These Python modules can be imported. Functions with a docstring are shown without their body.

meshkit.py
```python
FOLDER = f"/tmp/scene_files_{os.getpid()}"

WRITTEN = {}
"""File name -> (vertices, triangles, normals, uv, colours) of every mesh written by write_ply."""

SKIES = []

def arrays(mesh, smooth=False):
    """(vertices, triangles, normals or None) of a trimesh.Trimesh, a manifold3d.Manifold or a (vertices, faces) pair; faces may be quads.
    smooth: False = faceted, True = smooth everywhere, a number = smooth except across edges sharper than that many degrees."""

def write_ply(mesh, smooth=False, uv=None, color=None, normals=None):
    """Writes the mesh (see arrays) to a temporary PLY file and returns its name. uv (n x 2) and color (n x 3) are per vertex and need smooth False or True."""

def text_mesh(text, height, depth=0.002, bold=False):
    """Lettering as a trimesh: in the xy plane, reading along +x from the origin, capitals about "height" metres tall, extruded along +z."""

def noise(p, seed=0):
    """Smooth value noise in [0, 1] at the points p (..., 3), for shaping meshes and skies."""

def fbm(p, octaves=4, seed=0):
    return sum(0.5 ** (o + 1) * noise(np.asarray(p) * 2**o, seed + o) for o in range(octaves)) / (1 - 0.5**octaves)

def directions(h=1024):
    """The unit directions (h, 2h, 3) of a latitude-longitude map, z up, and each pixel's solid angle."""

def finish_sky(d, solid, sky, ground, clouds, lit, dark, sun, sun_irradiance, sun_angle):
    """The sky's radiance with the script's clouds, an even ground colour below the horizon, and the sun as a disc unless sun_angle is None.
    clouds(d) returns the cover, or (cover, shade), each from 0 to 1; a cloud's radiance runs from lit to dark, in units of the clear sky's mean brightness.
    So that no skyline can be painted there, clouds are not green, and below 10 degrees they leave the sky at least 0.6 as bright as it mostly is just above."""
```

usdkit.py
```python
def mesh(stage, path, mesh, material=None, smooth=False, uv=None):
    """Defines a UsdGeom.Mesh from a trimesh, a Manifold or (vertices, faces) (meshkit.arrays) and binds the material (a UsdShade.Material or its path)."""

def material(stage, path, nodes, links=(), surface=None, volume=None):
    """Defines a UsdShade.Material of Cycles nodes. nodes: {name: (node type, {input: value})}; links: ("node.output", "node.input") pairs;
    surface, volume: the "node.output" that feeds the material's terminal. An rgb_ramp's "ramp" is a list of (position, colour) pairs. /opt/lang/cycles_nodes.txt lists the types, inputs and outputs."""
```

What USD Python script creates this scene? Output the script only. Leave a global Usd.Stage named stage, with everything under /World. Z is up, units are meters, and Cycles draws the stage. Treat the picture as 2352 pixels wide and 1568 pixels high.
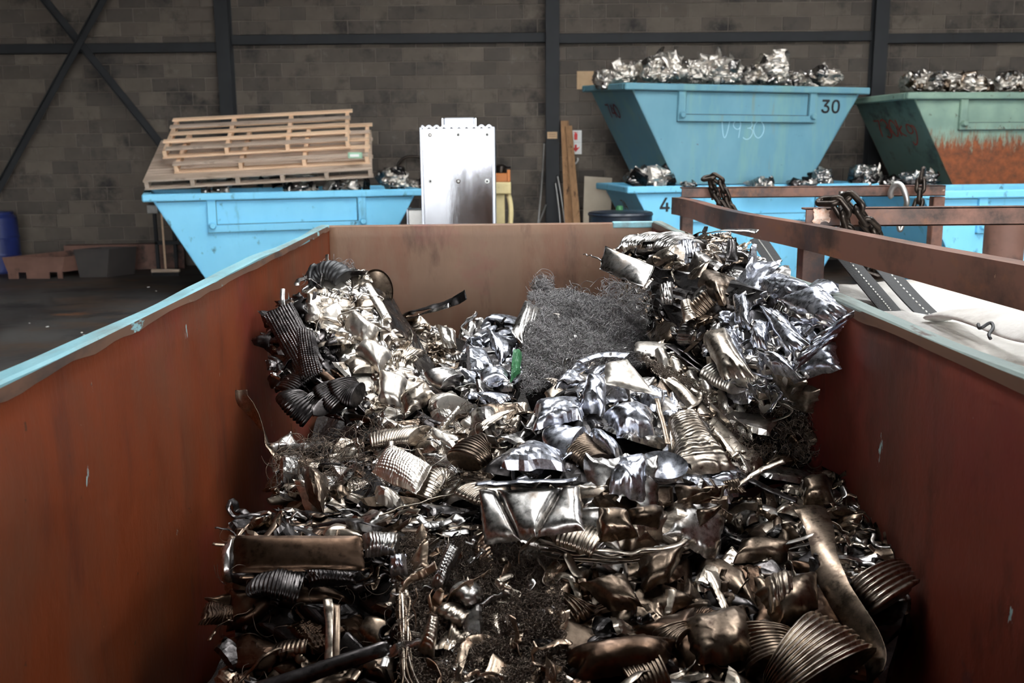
import math
import numpy as np
import trimesh
import usdkit
import meshkit
from scipy.spatial import Delaunay, ConvexHull
from pxr import Usd, UsdGeom, UsdLux, UsdShade, Gf, Sdf, Vt

stage = Usd.Stage.CreateInMemory()
UsdGeom.SetStageUpAxis(stage, "Z")
UsdGeom.SetStageMetersPerUnit(stage, 1.0)
UsdGeom.Xform.Define(stage, "/World")
UsdGeom.Scope.Define(stage, "/World/Looks")

# ------------------------------------------------------------------ camera, sky, exposure
CAM = np.array([0.0, 0.0, 1.70])
F = 2287.0                                   # 35 mm lens on a 36 mm wide frame
PITCH, ROLL = math.radians(10.87), math.radians(0.5)
fwd = np.array([0, math.cos(PITCH), -math.sin(PITCH)])
r0, u0 = np.array([1.0, 0, 0]), np.array([0, math.sin(PITCH), math.cos(PITCH)])
right = math.cos(ROLL) * r0 - math.sin(ROLL) * u0
up = math.cos(ROLL) * u0 + math.sin(ROLL) * r0
cam = UsdGeom.Camera.Define(stage, "/World/camera")
cam.CreateHorizontalApertureAttr(36.0)
cam.CreateVerticalApertureAttr(24.0)
cam.CreateFocalLengthAttr(35.0)
cam.CreateFStopAttr(6.0)
cam.CreateFocusDistanceAttr(2.75)
cam.CreateExposureAttr(1.42)
cam.CreateClippingRangeAttr(Gf.Vec2f(0.05, 1000))
M4 = Gf.Matrix4d(*right, 0, *up, 0, *(-fwd), 0, *CAM, 1)
cam.AddTransformOp().Set(M4)

sky = UsdLux.DomeLight.Define(stage, "/World/sky")      # even overcast daylight; the hall is open towards the yard
sky.CreateIntensityAttr(2.0)
sky.CreateColorAttr(Gf.Vec3f(0.95, 0.98, 1.0))


def ray(px, py):
    return fwd * F + right * (px - 1176) + up * (784 - py)


def at(px, py, Y):
    d = ray(px, py)
    return CAM + d * (Y / d[1])


def atz(px, py, z):
    d = ray(px, py)
    return CAM + d * ((z - CAM[2]) / d[2])


# ------------------------------------------------------------------ materials
def lin(*c):
    c = np.array(c, float) / 255
    return tuple(np.where(c <= .04045, c / 12.92, ((c + .055) / 1.055) ** 2.4))


def mat(name, c1, c2, scale=6, rough=(.5, .6), metal=0.0, bump=None, stretch=(1, 1, 1), spots=(), vary=.0, detail=6, world=False, spec=.5):
    """Two colours mixed by noise; spots: (colour, scale, low, high, stretch[, roughness]) patches of wear; bump: (scale, distance)."""
    N = {"tc": ("geometry", {}) if world else ("texture_coordinate", {}),
         "mp": ("mapping", {"scale": stretch}), "n1": ("noise_texture", {"scale": scale, "detail": detail, "roughness": .62}),
         "rp": ("rgb_ramp", {"ramp": [(.3, c1), (.7, c2)]}), "rr": ("map_range", {"from_min": .3, "from_max": .7, "to_min": rough[0], "to_max": rough[1]}),
         "p": ("principled_bsdf", {"metallic": metal, "specular_ior_level": spec})}
    src = "tc.position" if world else "tc.object"
    L = [(src, "mp.vector"), ("mp.vector", "n1.vector"), ("n1.fac", "rp.fac"), ("n1.fac", "rr.value"), ("rr.result", "p.roughness")]
    col = "rp.color"
    for k, s in enumerate(spots):
        N[f"sm{k}"] = ("mapping", {"scale": s[4], "location": (3.1 * k, 1.7 * k, .3)})
        N[f"sn{k}"] = ("noise_texture", {"scale": s[1], "detail": 7, "roughness": .65})
        N[f"sr{k}"] = ("map_range", {"from_min": s[2], "from_max": s[3], "to_min": 0, "to_max": 1, "clamp": True})
        N[f"sx{k}"] = ("mix_color", {"b": s[0]})
        L += [(src, f"sm{k}.vector"), (f"sm{k}.vector", f"sn{k}.vector"), (f"sn{k}.fac", f"sr{k}.value"), (f"sr{k}.result", f"sx{k}.fac"), (col, f"sx{k}.a")]
        col = f"sx{k}.result"
    if vary:
        N["oi"] = ("object_info", {})
        N["ov"] = ("map_range", {"from_min": 0, "from_max": 1, "to_min": 1 - vary, "to_max": 1 + vary * .6})
        N["hs"] = ("hsv", {})
        L += [("oi.random", "ov.value"), ("ov.result", "hs.value"), (col, "hs.color")]
        col = "hs.color"
    L.append((col, "p.base_color"))
    if bump:
        N["bn"] = ("noise_texture", {"scale": bump[0], "detail": 4, "roughness": .6})
        N["bp"] = ("bump", {"strength": 1.0, "distance": bump[1]})
        L += [("mp.vector", "bn.vector"), ("bn.fac", "bp.height"), ("bp.normal", "p.normal")]
    return usdkit.material(stage, f"/World/Looks/{name}", N, L, surface="p.BSDF")


S1 = (1, 1, 1)
M = {}
M["block"] = [mat(f"concrete_block_{k}", lin(*a), lin(*b), 5, (.85, .95), bump=(60, .004), vary=.12, world=True,
                  spots=((lin(46, 43, 42), 1.7, .52, .68, S1), (lin(118, 110, 102), 4, .6, .75, S1), (lin(150, 142, 134), 3.2, .73, .78, (1, 1, 2.4)))) for k, (a, b) in
              enumerate([((90, 81, 73), (103, 93, 84)), ((83, 75, 68), (95, 87, 79)), ((95, 86, 77), (109, 99, 89)), ((79, 72, 66), (91, 83, 76))])]
M["mortar"] = mat("mortar", lin(92, 83, 75), lin(122, 112, 102), 2, (.9, .95), world=True)
M["steel_paint"] = mat("dark_grey_steel_paint", lin(38, 39, 41), lin(50, 51, 53), 3, (.6, .75), spec=.3, spots=((lin(40, 34, 30), 4, .6, .7, S1),))
M["concrete_floor"] = mat("oily_concrete_floor", lin(62, 59, 58), lin(92, 88, 84), .9, (.45, .8), bump=(12, .004), world=True, spec=.35,
                          spots=((lin(98, 76, 58), .55, .48, .62, (1, 1.6, 1)), (lin(40, 38, 39), .8, .52, .68, (1, 2, 1)), (lin(140, 92, 58), 1.1, .62, .7, (.6, 1.6, 1)), (lin(128, 124, 120), 6, .66, .72, (1, 2, 1))))
M["yard"] = mat("yard_concrete", lin(66, 65, 64), lin(78, 76, 74), .6, (.85, .9), world=True)
M["roof"] = mat("roof_sheet", lin(92, 92, 92), lin(116, 116, 114), .6, (.6, .7), world=True)
M["rust_wall"] = mat("rusty_bin_paint", lin(104, 45, 19), lin(126, 59, 29), 2.2, (.45, .65), bump=(38, .0012), stretch=(1, 1, .55), spec=.25, detail=8,
                     spots=((lin(98, 62, 44), 1.9, .46, .68, (1, 1, .4)), (lin(84, 40, 26), 5, .56, .72, (1, 1, .3)), (lin(60, 38, 30), 26, .66, .72, S1),
                            (lin(122, 44, 40), 1.1, .54, .7, S1), (lin(150, 178, 178), 11, .665, .685, (1, .9, .28)), (lin(158, 120, 92), 34, .71, .74, (1, .5, .2))))
M["rust_end"] = mat("sheen_grey_rust_bin_paint", lin(114, 86, 67), lin(134, 105, 84), 2.0, (.5, .65), bump=(38, .0012), stretch=(1, 1, .4), spec=.4, detail=8,  # far end greyer than the sides: light sheen put into the rust colour
                    spots=((lin(118, 74, 54), 1.8, .5, .68, (1, 1, .35)), (lin(92, 66, 52), 7, .56, .7, (1, 1, .25)), (lin(150, 126, 108), 12, .68, .76, (1, 1, .2)), (lin(128, 72, 66), 1.2, .56, .72, S1)))
M["rust_right"] = mat("dark_red_bin_paint", lin(112, 50, 36), lin(132, 62, 48), 2.2, (.45, .65), bump=(38, .0012), stretch=(1, 1, .7), spec=.25, detail=8,
                      spots=((lin(84, 52, 42), 1.9, .46, .68, (1, 1, .4)), (lin(72, 34, 26), 5, .56, .72, (1, 1, .5)), (lin(118, 46, 44), 1.1, .52, .7, S1), (lin(56, 50, 56), 3, .66, .74, S1), (lin(150, 178, 178), 11, .685, .70, (1, .9, .28))))
M["lip"] = mat("worn_brown_lip", lin(84, 56, 40), lin(106, 74, 54), 9, (.5, .65), stretch=(1, .4, 1),
               spots=((lin(128, 172, 178), 10, .62, .66, (1, .5, 1.4)), (lin(56, 40, 32), 6, .56, .66, (1, .3, 1))))
M["rim_blue"] = mat("worn_blue_rim", lin(112, 162, 172), lin(136, 182, 190), 9, (.5, .65), bump=(30, .002), stretch=(1, .35, 1),
                    spots=((lin(116, 136, 134), 5, .46, .6, (1, .3, 1)), (lin(74, 52, 40), 12, .66, .7, (1, .4, 1))))
M["rim_grey"] = mat("dirty_green_grey_rim", lin(108, 124, 120), lin(132, 142, 136), 8, (.5, .7), bump=(30, .002), stretch=(1, .3, 1),
                    spots=((lin(78, 72, 62), 6, .5, .66, (1, .3, 1)), (lin(70, 44, 34), 12, .62, .68, (1, .4, 1))))
M["blue_bright"] = mat("light_blue_skip_paint", lin(124, 203, 238), lin(136, 212, 244), 2, (.5, .62), stretch=(1, 1, .5), spec=.3,
                       spots=((lin(96, 150, 176), 3.4, .6, .74, (1, 1, .22)), (lin(66, 84, 100), 5, .62, .72, (1.2, 1, .8)), (lin(84, 60, 48), 10, .73, .76, S1)))
M["blue_worn"] = mat("weathered_blue_skip_paint", lin(100, 148, 164), lin(114, 160, 174), 2.4, (.5, .65), stretch=(1, 1, .5), spec=.3,
                     spots=((lin(122, 164, 160), 3.0, .5, .7, (1.3, 1, .22)), (lin(128, 140, 112), 5, .62, .76, (1.4, 1, .16)), (lin(60, 80, 92), 9, .68, .73, S1), (lin(100, 66, 44), 13, .71, .75, S1)))
M["rail"] = mat("brown_oxide_rail", lin(112, 78, 62), lin(132, 92, 78), 5, (.45, .65), spec=.45, stretch=(1, .5, 1),
                spots=((lin(60, 44, 36), 3, .46, .62, (1, .6, 1)), (lin(140, 92, 58), 5, .56, .7, (1, .5, 1)), (lin(60, 55, 58), 1.5, .54, .64, S1), (lin(170, 140, 118), 14, .68, .72, S1)))
M["wood"] = mat("pine_slat", lin(222, 184, 148), lin(242, 210, 178), 3, (.7, .85), stretch=(.6, 6, 6), vary=.16, spots=((lin(122, 88, 62), 5, .62, .72, (.5, 4, 4)),))
M["wood_grey"] = mat("grey_weathered_wood", lin(172, 150, 130), lin(206, 186, 168), 3, (.75, .9), stretch=(.6, 6, 6), vary=.1, spots=((lin(84, 70, 60), 4, .6, .72, (.7, 3, 3)),))
M["plank"] = mat("leaning_plank_wood", lin(150, 112, 78), lin(186, 142, 102), 4, (.75, .85), stretch=(5, 5, .6), vary=.2, spots=((lin(78, 56, 42), 5, .58, .7, (3, 3, .5)),))
M["alu"] = mat("brushed_aluminium", lin(196, 198, 204), lin(212, 214, 220), 5, (.07, .13), 1.0, bump=(7, .0008), stretch=(1, 1, .3))
M["alu_frame"] = mat("dull_aluminium", lin(190, 194, 204), lin(208, 210, 216), 8, (.35, .5), 1.0)
M["black"] = mat("black_rubber", lin(22, 22, 24), lin(34, 33, 34), 12, (.35, .5))
M["darkmetal"] = mat("dark_oily_chain_steel", lin(46, 42, 40), lin(74, 64, 56), 20, (.3, .45), .85)
M["rusty_plate"] = mat("dull_rusty_plate", lin(104, 74, 62), lin(126, 92, 80), 4, (.6, .75), spots=((lin(56, 46, 42), 3, .55, .68, S1),))
M["darkplate"] = mat("dark_steel_plate", lin(52, 48, 47), lin(70, 64, 60), 4, (.5, .7))
M["navy"] = mat("navy_drum_plastic", lin(28, 38, 88), lin(36, 48, 104), 4, (.4, .5))
M["darkblue"] = mat("dark_drum_paint", lin(26, 34, 46), lin(38, 46, 58), 6, (.3, .4))
M["cream"] = mat("old_cream_machine_paint", lin(196, 178, 128), lin(214, 198, 150), 6, (.5, .65), spots=((lin(110, 88, 60), 9, .6, .7, S1),))
M["orange"] = mat("orange_machine_paint", lin(170, 98, 44), lin(186, 112, 54), 6, (.5, .6), spots=((lin(96, 60, 36), 8, .62, .7, S1),))
M["board"] = mat("pale_fibre_board", lin(182, 168, 148), lin(200, 186, 166), 3, (.8, .9))
M["paper"] = mat("beige_notice_card", lin(190, 158, 124), lin(206, 174, 138), 6, (.8, .9), spots=((lin(150, 110, 76), 9, .6, .7, S1),))
M["white"] = mat("white_plastic", lin(222, 222, 216), lin(232, 232, 228), 4, (.5, .6))
M["red"] = mat("sign_red", lin(206, 40, 38), lin(214, 48, 44), 4, (.5, .6))
M["ink"] = mat("black_stencil_paint", lin(20, 20, 24), lin(32, 32, 36), 9, (.6, .7))
M["maroon"] = mat("dark_red_hand_paint", lin(84, 30, 40), lin(100, 38, 46), 9, (.6, .7))
M["redpaint"] = mat("red_brown_hand_paint", lin(120, 40, 30), lin(140, 54, 40), 9, (.6, .7))
M["chalk"] = mat("chalk_line", lin(160, 206, 220), lin(176, 214, 226), 40, (.9, .95))
M["bag"] = mat("white_woven_bag", lin(192, 187, 180), lin(208, 204, 198), 3, (.6, .75), bump=(7, .02), spots=((lin(160, 152, 142), 2, .52, .7, S1),))
M["strap"] = mat("black_webbing", lin(26, 26, 27), lin(46, 45, 44), 90, (.6, .75), bump=(160, .002))
M["stitch"] = mat("white_thread", lin(220, 218, 210), lin(230, 228, 220), 9, (.7, .8))
M["galv"] = mat("galvanised_rod", lin(170, 168, 164), lin(196, 194, 190), 9, (.35, .5), .9)
M["gunk"] = mat("dark_scrap_bed", lin(20, 18, 16), lin(40, 34, 30), 26, (.4, .65), .6, bump=(60, .01))
M["seam_dark"] = mat("dark_seam_paint", lin(30, 40, 48), lin(52, 62, 68), 9, (.8, .9))
M["bin_out"] = M["rust_wall"]
M["green"] = mat("green_film", lin(44, 100, 62), lin(62, 124, 78), 20, (.35, .5), bump=(60, .004))


def rust_green():
    N = {"tc": ("texture_coordinate", {}), "sp": ("separate_xyz", {}), "mp": ("mapping", {"scale": (2.2, 2.2, .5)}),
         "n": ("noise_texture", {"scale": 7, "detail": 9, "roughness": .8}), "n2": ("noise_texture", {"scale": 9, "detail": 6, "roughness": .7}), "n3": ("noise_texture", {"scale": 3, "detail": 6}),
         "h": ("map_range", {"from_min": 1.05, "from_max": .25, "to_min": -.32, "to_max": .42, "clamp": True}), "ad": ("math", {"math_type": "add"}),
         "r": ("map_range", {"from_min": .44, "from_max": .62, "clamp": True}), "g": ("rgb_ramp", {"ramp": [(.35, lin(138, 162, 142)), (.65, lin(116, 140, 126))]}),
         "o": ("rgb_ramp", {"ramp": [(.3, lin(84, 50, 32)), (.5, lin(124, 66, 34)), (.7, lin(150, 82, 40))]}),
         "sx": ("map_range", {"from_min": .62, "from_max": .68, "clamp": True}), "m1": ("mix_color", {"b": lin(70, 56, 48)}), "m": ("mix_color", {}), "p": ("principled_bsdf", {"roughness": .68})}
    L = [("tc.object", "sp.vector"), ("tc.object", "mp.vector"), ("mp.vector", "n.vector"), ("tc.object", "n2.vector"), ("tc.object", "n3.vector"), ("sp.z", "h.value"), ("h.result", "ad.value1"), ("n.fac", "ad.value2"),
         ("ad.value", "r.value"), ("n3.fac", "g.fac"), ("n2.fac", "o.fac"), ("n2.fac", "sx.value"), ("sx.result", "m1.fac"), ("g.color", "m1.a"), ("r.result", "m.fac"), ("m1.result", "m.a"), ("o.color", "m.b"), ("m.result", "p.base_color")]
    return usdkit.material(stage, "/World/Looks/rusting_green_paint", N, L, surface="p.BSDF")


M["rust_green"] = rust_green()
M["green_end"] = mat("dull_green_paint", lin(84, 106, 96), lin(98, 118, 106), 3, (.6, .75), spots=((lin(74, 62, 50), 4, .58, .7, S1), (lin(52, 62, 58), 2, .55, .7, S1)))


def metal(name, c, rough, dirt, dirt_amt=.5, bump=.0016, dirt_rough=.5):
    """Bare crushed sheet metal: colour and gloss broken by oil and dirt, two sizes of fine denting."""
    bump *= .085
    N = {"g": ("geometry", {}), "oi": ("object_info", {}), "n": ("noise_texture", {"scale": 16, "detail": 5, "roughness": .65}), "n2": ("noise_texture", {"scale": 75, "detail": 5, "roughness": .6}),
         "b1": ("noise_texture", {"scale": 34, "detail": 2.5}), "d": ("map_range", {"from_min": dirt_amt, "from_max": dirt_amt + .2, "clamp": True}),
         "mx": ("mix_color", {"a": c, "b": dirt}), "ov": ("map_range", {"to_min": .72, "to_max": 1.08}), "hs": ("hsv", {}),
         "r": ("map_range", {"from_min": .35, "from_max": .7, "to_min": rough, "to_max": rough + .14}), "rm": ("mix_float", {"b": dirt_rough}),
         "bp": ("bump", {"strength": 1, "distance": bump * 3}), "bq": ("bump", {"strength": .6, "distance": bump}), "p": ("principled_bsdf", {"metallic": 1.0})}
    L = [("g.position", "n.vector"), ("g.position", "n2.vector"), ("g.position", "b1.vector"), ("n.fac", "d.value"), ("d.result", "mx.fac"), ("oi.random", "ov.value"), ("ov.result", "hs.value"), ("mx.result", "hs.color"),
         ("hs.color", "p.base_color"), ("n2.fac", "r.value"), ("r.result", "rm.a"), ("d.result", "rm.fac"), ("rm.result", "p.roughness"), ("b1.fac", "bp.height"), ("n2.fac", "bq.height"), ("bp.normal", "bq.normal"), ("bq.normal", "p.normal")]
    return usdkit.material(stage, f"/World/Looks/{name}", N, L, surface="p.BSDF")


M["chrome"] = metal("bright_sheet", lin(196, 198, 207), .22, lin(170, 164, 158), .6)
M["steel"] = metal("stainless_sheet", lin(172, 168, 164), .22, lin(122, 108, 96), .52)
M["warm"] = metal("warm_grimy_sheet", lin(178, 166, 152), .24, lin(104, 89, 75), .5)
M["cream_m"] = metal("matt_nickel_sheet", lin(208, 200, 190), .32, lin(150, 134, 118), .54)
M["brown"] = metal("oily_brown_sheet", lin(124, 108, 93), .22, lin(60, 48, 40), .46)
M["pale"] = metal("pale_matt_scrap", lin(222, 214, 204), .42, lin(150, 138, 126), .56)
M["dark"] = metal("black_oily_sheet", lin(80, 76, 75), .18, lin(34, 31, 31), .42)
M["bronze"] = metal("dark_bronze_sheet", lin(78, 61, 49), .26, lin(44, 34, 28), .5)
M["chip"] = metal("rusty_chip", lin(180, 160, 140), .28, lin(122, 86, 62), .48)
M["wool_core"] = mat("packed_wool", lin(62, 60, 59), lin(104, 101, 99), 90, (.4, .6), .6, bump=(140, .006))
M["wool"] = usdkit.material(stage, "/World/Looks/steel_wool", {"p": ("principled_bsdf", {"metallic": .9, "roughness": .34, "base_color": lin(138, 135, 134)})}, [], surface="p.BSDF")
M["wool_dark"] = usdkit.material(stage, "/World/Looks/grimy_turnings", {"p": ("principled_bsdf", {"metallic": .85, "roughness": .42, "base_color": lin(96, 84, 74)})}, [], surface="p.BSDF")

# ------------------------------------------------------------------ scene writing
count = {}


def free(parent, name):
    k = count.get((parent, name), 0)
    count[(parent, name)] = k + 1
    return f"{parent}/{name}" + (f"_{k:03d}" if k else "")


def tag(prim, label=None, category=None, group=None, kind=None):
    p = prim.GetPrim() if hasattr(prim, "GetPrim") else prim
    for k, v in (("label", label), ("category", category), ("group", group), ("kind", kind)):
        if v:
            p.SetCustomDataByKey(k, v)
    return prim


def thing(name, label, category, loc=(0, 0, 0), rot=None, group=None, kind=None):
    x = UsdGeom.Xform.Define(stage, free("/World", name))
    m = np.eye(4)
    if rot is not None:
        m[:3, :3] = rot
    m[:3, 3] = loc
    x.AddTransformOp().Set(Gf.Matrix4d(*m.T.ravel().tolist()))
    x.loc, x.rot = np.array(loc, float), (np.eye(3) if rot is None else np.array(rot))
    return tag(x, label, category, group, kind)


def part(parent, name, mesh, m, smooth=False, label=None, kind=None, world=False):
    """A mesh under parent; world=True takes world coordinates and moves them into the parent's frame."""
    base = "/World" if parent is None else str(parent.GetPath())
    v, f = (mesh.vertices, mesh.faces) if isinstance(mesh, trimesh.Trimesh) else mesh
    v = np.asarray(v, float)
    if getattr(parent, "in_bin", False):       # sheets that meet a wall of the bin are bent along it
        q = (v - cen_b) @ R_b
        low = q[:, 2] < RZ_b + .01
        q[:, 0] = np.clip(q[:, 0], -HW_b - .01, HW_b + .02)
        q[low, 0] = np.clip(q[low, 0], -HW_b + .006, HW_b - .006)
        v = q @ R_b.T + cen_b
    if world and parent is not None:
        v = (v - parent.loc) @ parent.rot
    o = usdkit.mesh(stage, free(base, name), (v, f), M[m] if isinstance(m, str) else m, smooth)
    if parent is not None:
        o.loc, o.rot = parent.loc, parent.rot
    return tag(o, label, kind=kind)


def hairs(parent, name, pts, width, m, label=None, kind="stuff"):
    """pts: (n, k, 3) in world coordinates."""
    base = "/World" if parent is None else str(parent.GetPath())
    c = UsdGeom.BasisCurves.Define(stage, free(base, name))
    p = np.asarray(pts, float)
    if parent is not None:
        p = (p - parent.loc) @ parent.rot
    n, k = p.shape[:2]
    c.CreateTypeAttr("linear")
    c.CreateCurveVertexCountsAttr(Vt.IntArray.FromNumpy(np.full(n, k, np.int32)))
    c.CreatePointsAttr(Vt.Vec3fArray.FromNumpy(p.reshape(-1, 3).astype(np.float32)))
    c.CreateWidthsAttr(Vt.FloatArray.FromNumpy(np.full(n * k, width, np.float32)))
    c.SetWidthsInterpolation("vertex")
    UsdShade.MaterialBindingAPI.Apply(c.GetPrim()).Bind(M[m])
    return tag(c, label, kind=kind)


# ------------------------------------------------------------------ shapes
def join(*ms):
    vs, fs, n = [], [], 0
    for m in ms:
        v, f = (m.vertices, m.faces) if isinstance(m, trimesh.Trimesh) else m
        vs.append(np.asarray(v)); fs.append(np.asarray(f) + n); n += len(v)
    return np.vstack(vs), np.vstack(fs)


def hull(p):
    p = np.asarray(p, float)
    h = ConvexHull(p)
    f = h.simplices.copy()
    c = p[h.vertices].mean(0)
    n = np.cross(p[f[:, 1]] - p[f[:, 0]], p[f[:, 2]] - p[f[:, 0]])
    bad = np.einsum("ij,ij->i", n, p[f[:, 0]] - c) < 0
    f[bad] = f[bad][:, ::-1]
    used = np.unique(f)
    re = np.zeros(len(p), int); re[used] = np.arange(len(used))
    return p[used], re[f]


def box(x0, x1, y0, y1, z0, z1, b=.004):
    b = min(b, .45 * min(x1 - x0, y1 - y0, z1 - z0))
    P = []
    for x, sx in ((x0, 1), (x1, -1)):
        for y, sy in ((y0, 1), (y1, -1)):
            for z, sz in ((z0, 1), (z1, -1)):
                P += [(x, y + sy * b, z + sz * b), (x + sx * b, y, z + sz * b), (x + sx * b, y + sy * b, z)]
    return hull(P)


def extrude(poly, t):
    """Closed prism of a convex 3D polygon along vector t."""
    p = np.asarray(poly, float)
    return hull(np.vstack([p, p + np.asarray(t)]))


def frames(path):
    p = np.asarray(path, float)
    t = np.gradient(p, axis=0)
    t /= np.linalg.norm(t, axis=1, keepdims=True) + 1e-12
    a = np.array([0, 0, 1.0]) if abs(t[0, 2]) < .9 else np.array([1.0, 0, 0])
    A = []
    for k in range(len(p)):
        a = a - t[k] * (a @ t[k])
        a /= np.linalg.norm(a) + 1e-12
        A.append(a)
    A = np.array(A)
    return t, A, np.cross(t, A)


def sweep(path, prof, twist=0.0, scale=None, closed=False, up_=None):
    """Sweeps a closed 2D profile along a path."""
    p, q = np.asarray(path, float), np.asarray(prof, float)
    t, A, B = frames(p)
    if up_ is not None:
        A = np.asarray(up_, float) - t * (t @ np.asarray(up_, float))[:, None]
        A /= np.linalg.norm(A, axis=1, keepdims=True); B = np.cross(t, A)
    n, m = len(p), len(q)
    tw = np.broadcast_to(np.linspace(0, 1, n) * twist if np.ndim(twist) == 0 else twist, (n,))
    c, s = np.cos(tw)[:, None], np.sin(tw)[:, None]
    A, B = A * c + B * s, B * c - A * s
    sc = np.ones(n) if scale is None else np.asarray(scale)
    v = p[:, None] + sc[:, None, None] * (A[:, None] * q[None, :, 1:2] + B[:, None] * q[None, :, 0:1])
    i, j = np.meshgrid(np.arange(n if closed else n - 1), np.arange(m), indexing="ij")
    i2, j2 = (i + 1) % n, (j + 1) % m
    a, b, d, e = i * m + j, i * m + j2, i2 * m + j2, i2 * m + j
    f = np.vstack([np.stack([a, b, d], -1).reshape(-1, 3), np.stack([a, d, e], -1).reshape(-1, 3)])
    v = v.reshape(-1, 3)
    if not closed:
        caps = [(0, k + 1, k) for k in range(1, m - 1)]
        o = (n - 1) * m
        caps += [(o, o + k, o + k + 1) for k in range(1, m - 1)]
        f = np.vstack([f, caps])
    return v, f


def circ(r, n=10):
    a = np.arange(n) * 2 * np.pi / n
    return np.stack([r * np.cos(a), r * np.sin(a)], 1)


def rect(w, t):
    return np.array([(-w / 2, -t / 2), (w / 2, -t / 2), (w / 2, t / 2), (-w / 2, t / 2)])


def smoothpath(pts, n=24):
    from scipy.interpolate import CubicSpline
    p = np.asarray(pts, float)
    s = np.r_[0, np.cumsum(np.linalg.norm(np.diff(p, axis=0), axis=1))]
    if len(p) < 3:
        return np.linspace(p[0], p[-1], n)
    return CubicSpline(s, p)(np.linspace(0, s[-1], n))


def lathe(prof, n=32):
    """prof: (r, z) from bottom to top."""
    q = np.asarray(prof, float)
    a = np.arange(n) * 2 * np.pi / n
    v = np.stack([q[:, None, 0] * np.cos(a), q[:, None, 0] * np.sin(a), np.broadcast_to(q[:, None, 1], (len(q), n))], -1).reshape(-1, 3)
    i, j = np.meshgrid(np.arange(len(q) - 1), np.arange(n), indexing="ij")
    j2 = (j + 1) % n
    a, b, c, d = i * n + j, i * n + j2, (i + 1) * n + j2, (i + 1) * n + j
    return v, np.vstack([np.stack([a, b, c], -1).reshape(-1, 3), np.stack([a, c, d], -1).reshape(-1, 3)])


def move(m, loc, ex=(1, 0, 0), ey=(0, 1, 0), ez=(0, 0, 1)):
    v, f = (m.vertices, m.faces) if isinstance(m, trimesh.Trimesh) else m
    return np.asarray(v) @ np.array([ex, ey, ez], float) + np.asarray(loc, float), np.asarray(f)


def rz(a):
    c, s = math.cos(a), math.sin(a)
    return np.array([[c, -s, 0], [s, c, 0], [0, 0, 1.0]])


def rx(a):
    c, s = math.cos(a), math.sin(a)
    return np.array([[1.0, 0, 0], [0, c, -s], [0, s, c]])


def ry(a):
    c, s = math.cos(a), math.sin(a)
    return np.array([[c, 0, s], [0, 1.0, 0], [-s, 0, c]])


def unit(v):
    return np.asarray(v, float) / np.linalg.norm(v)


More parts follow.
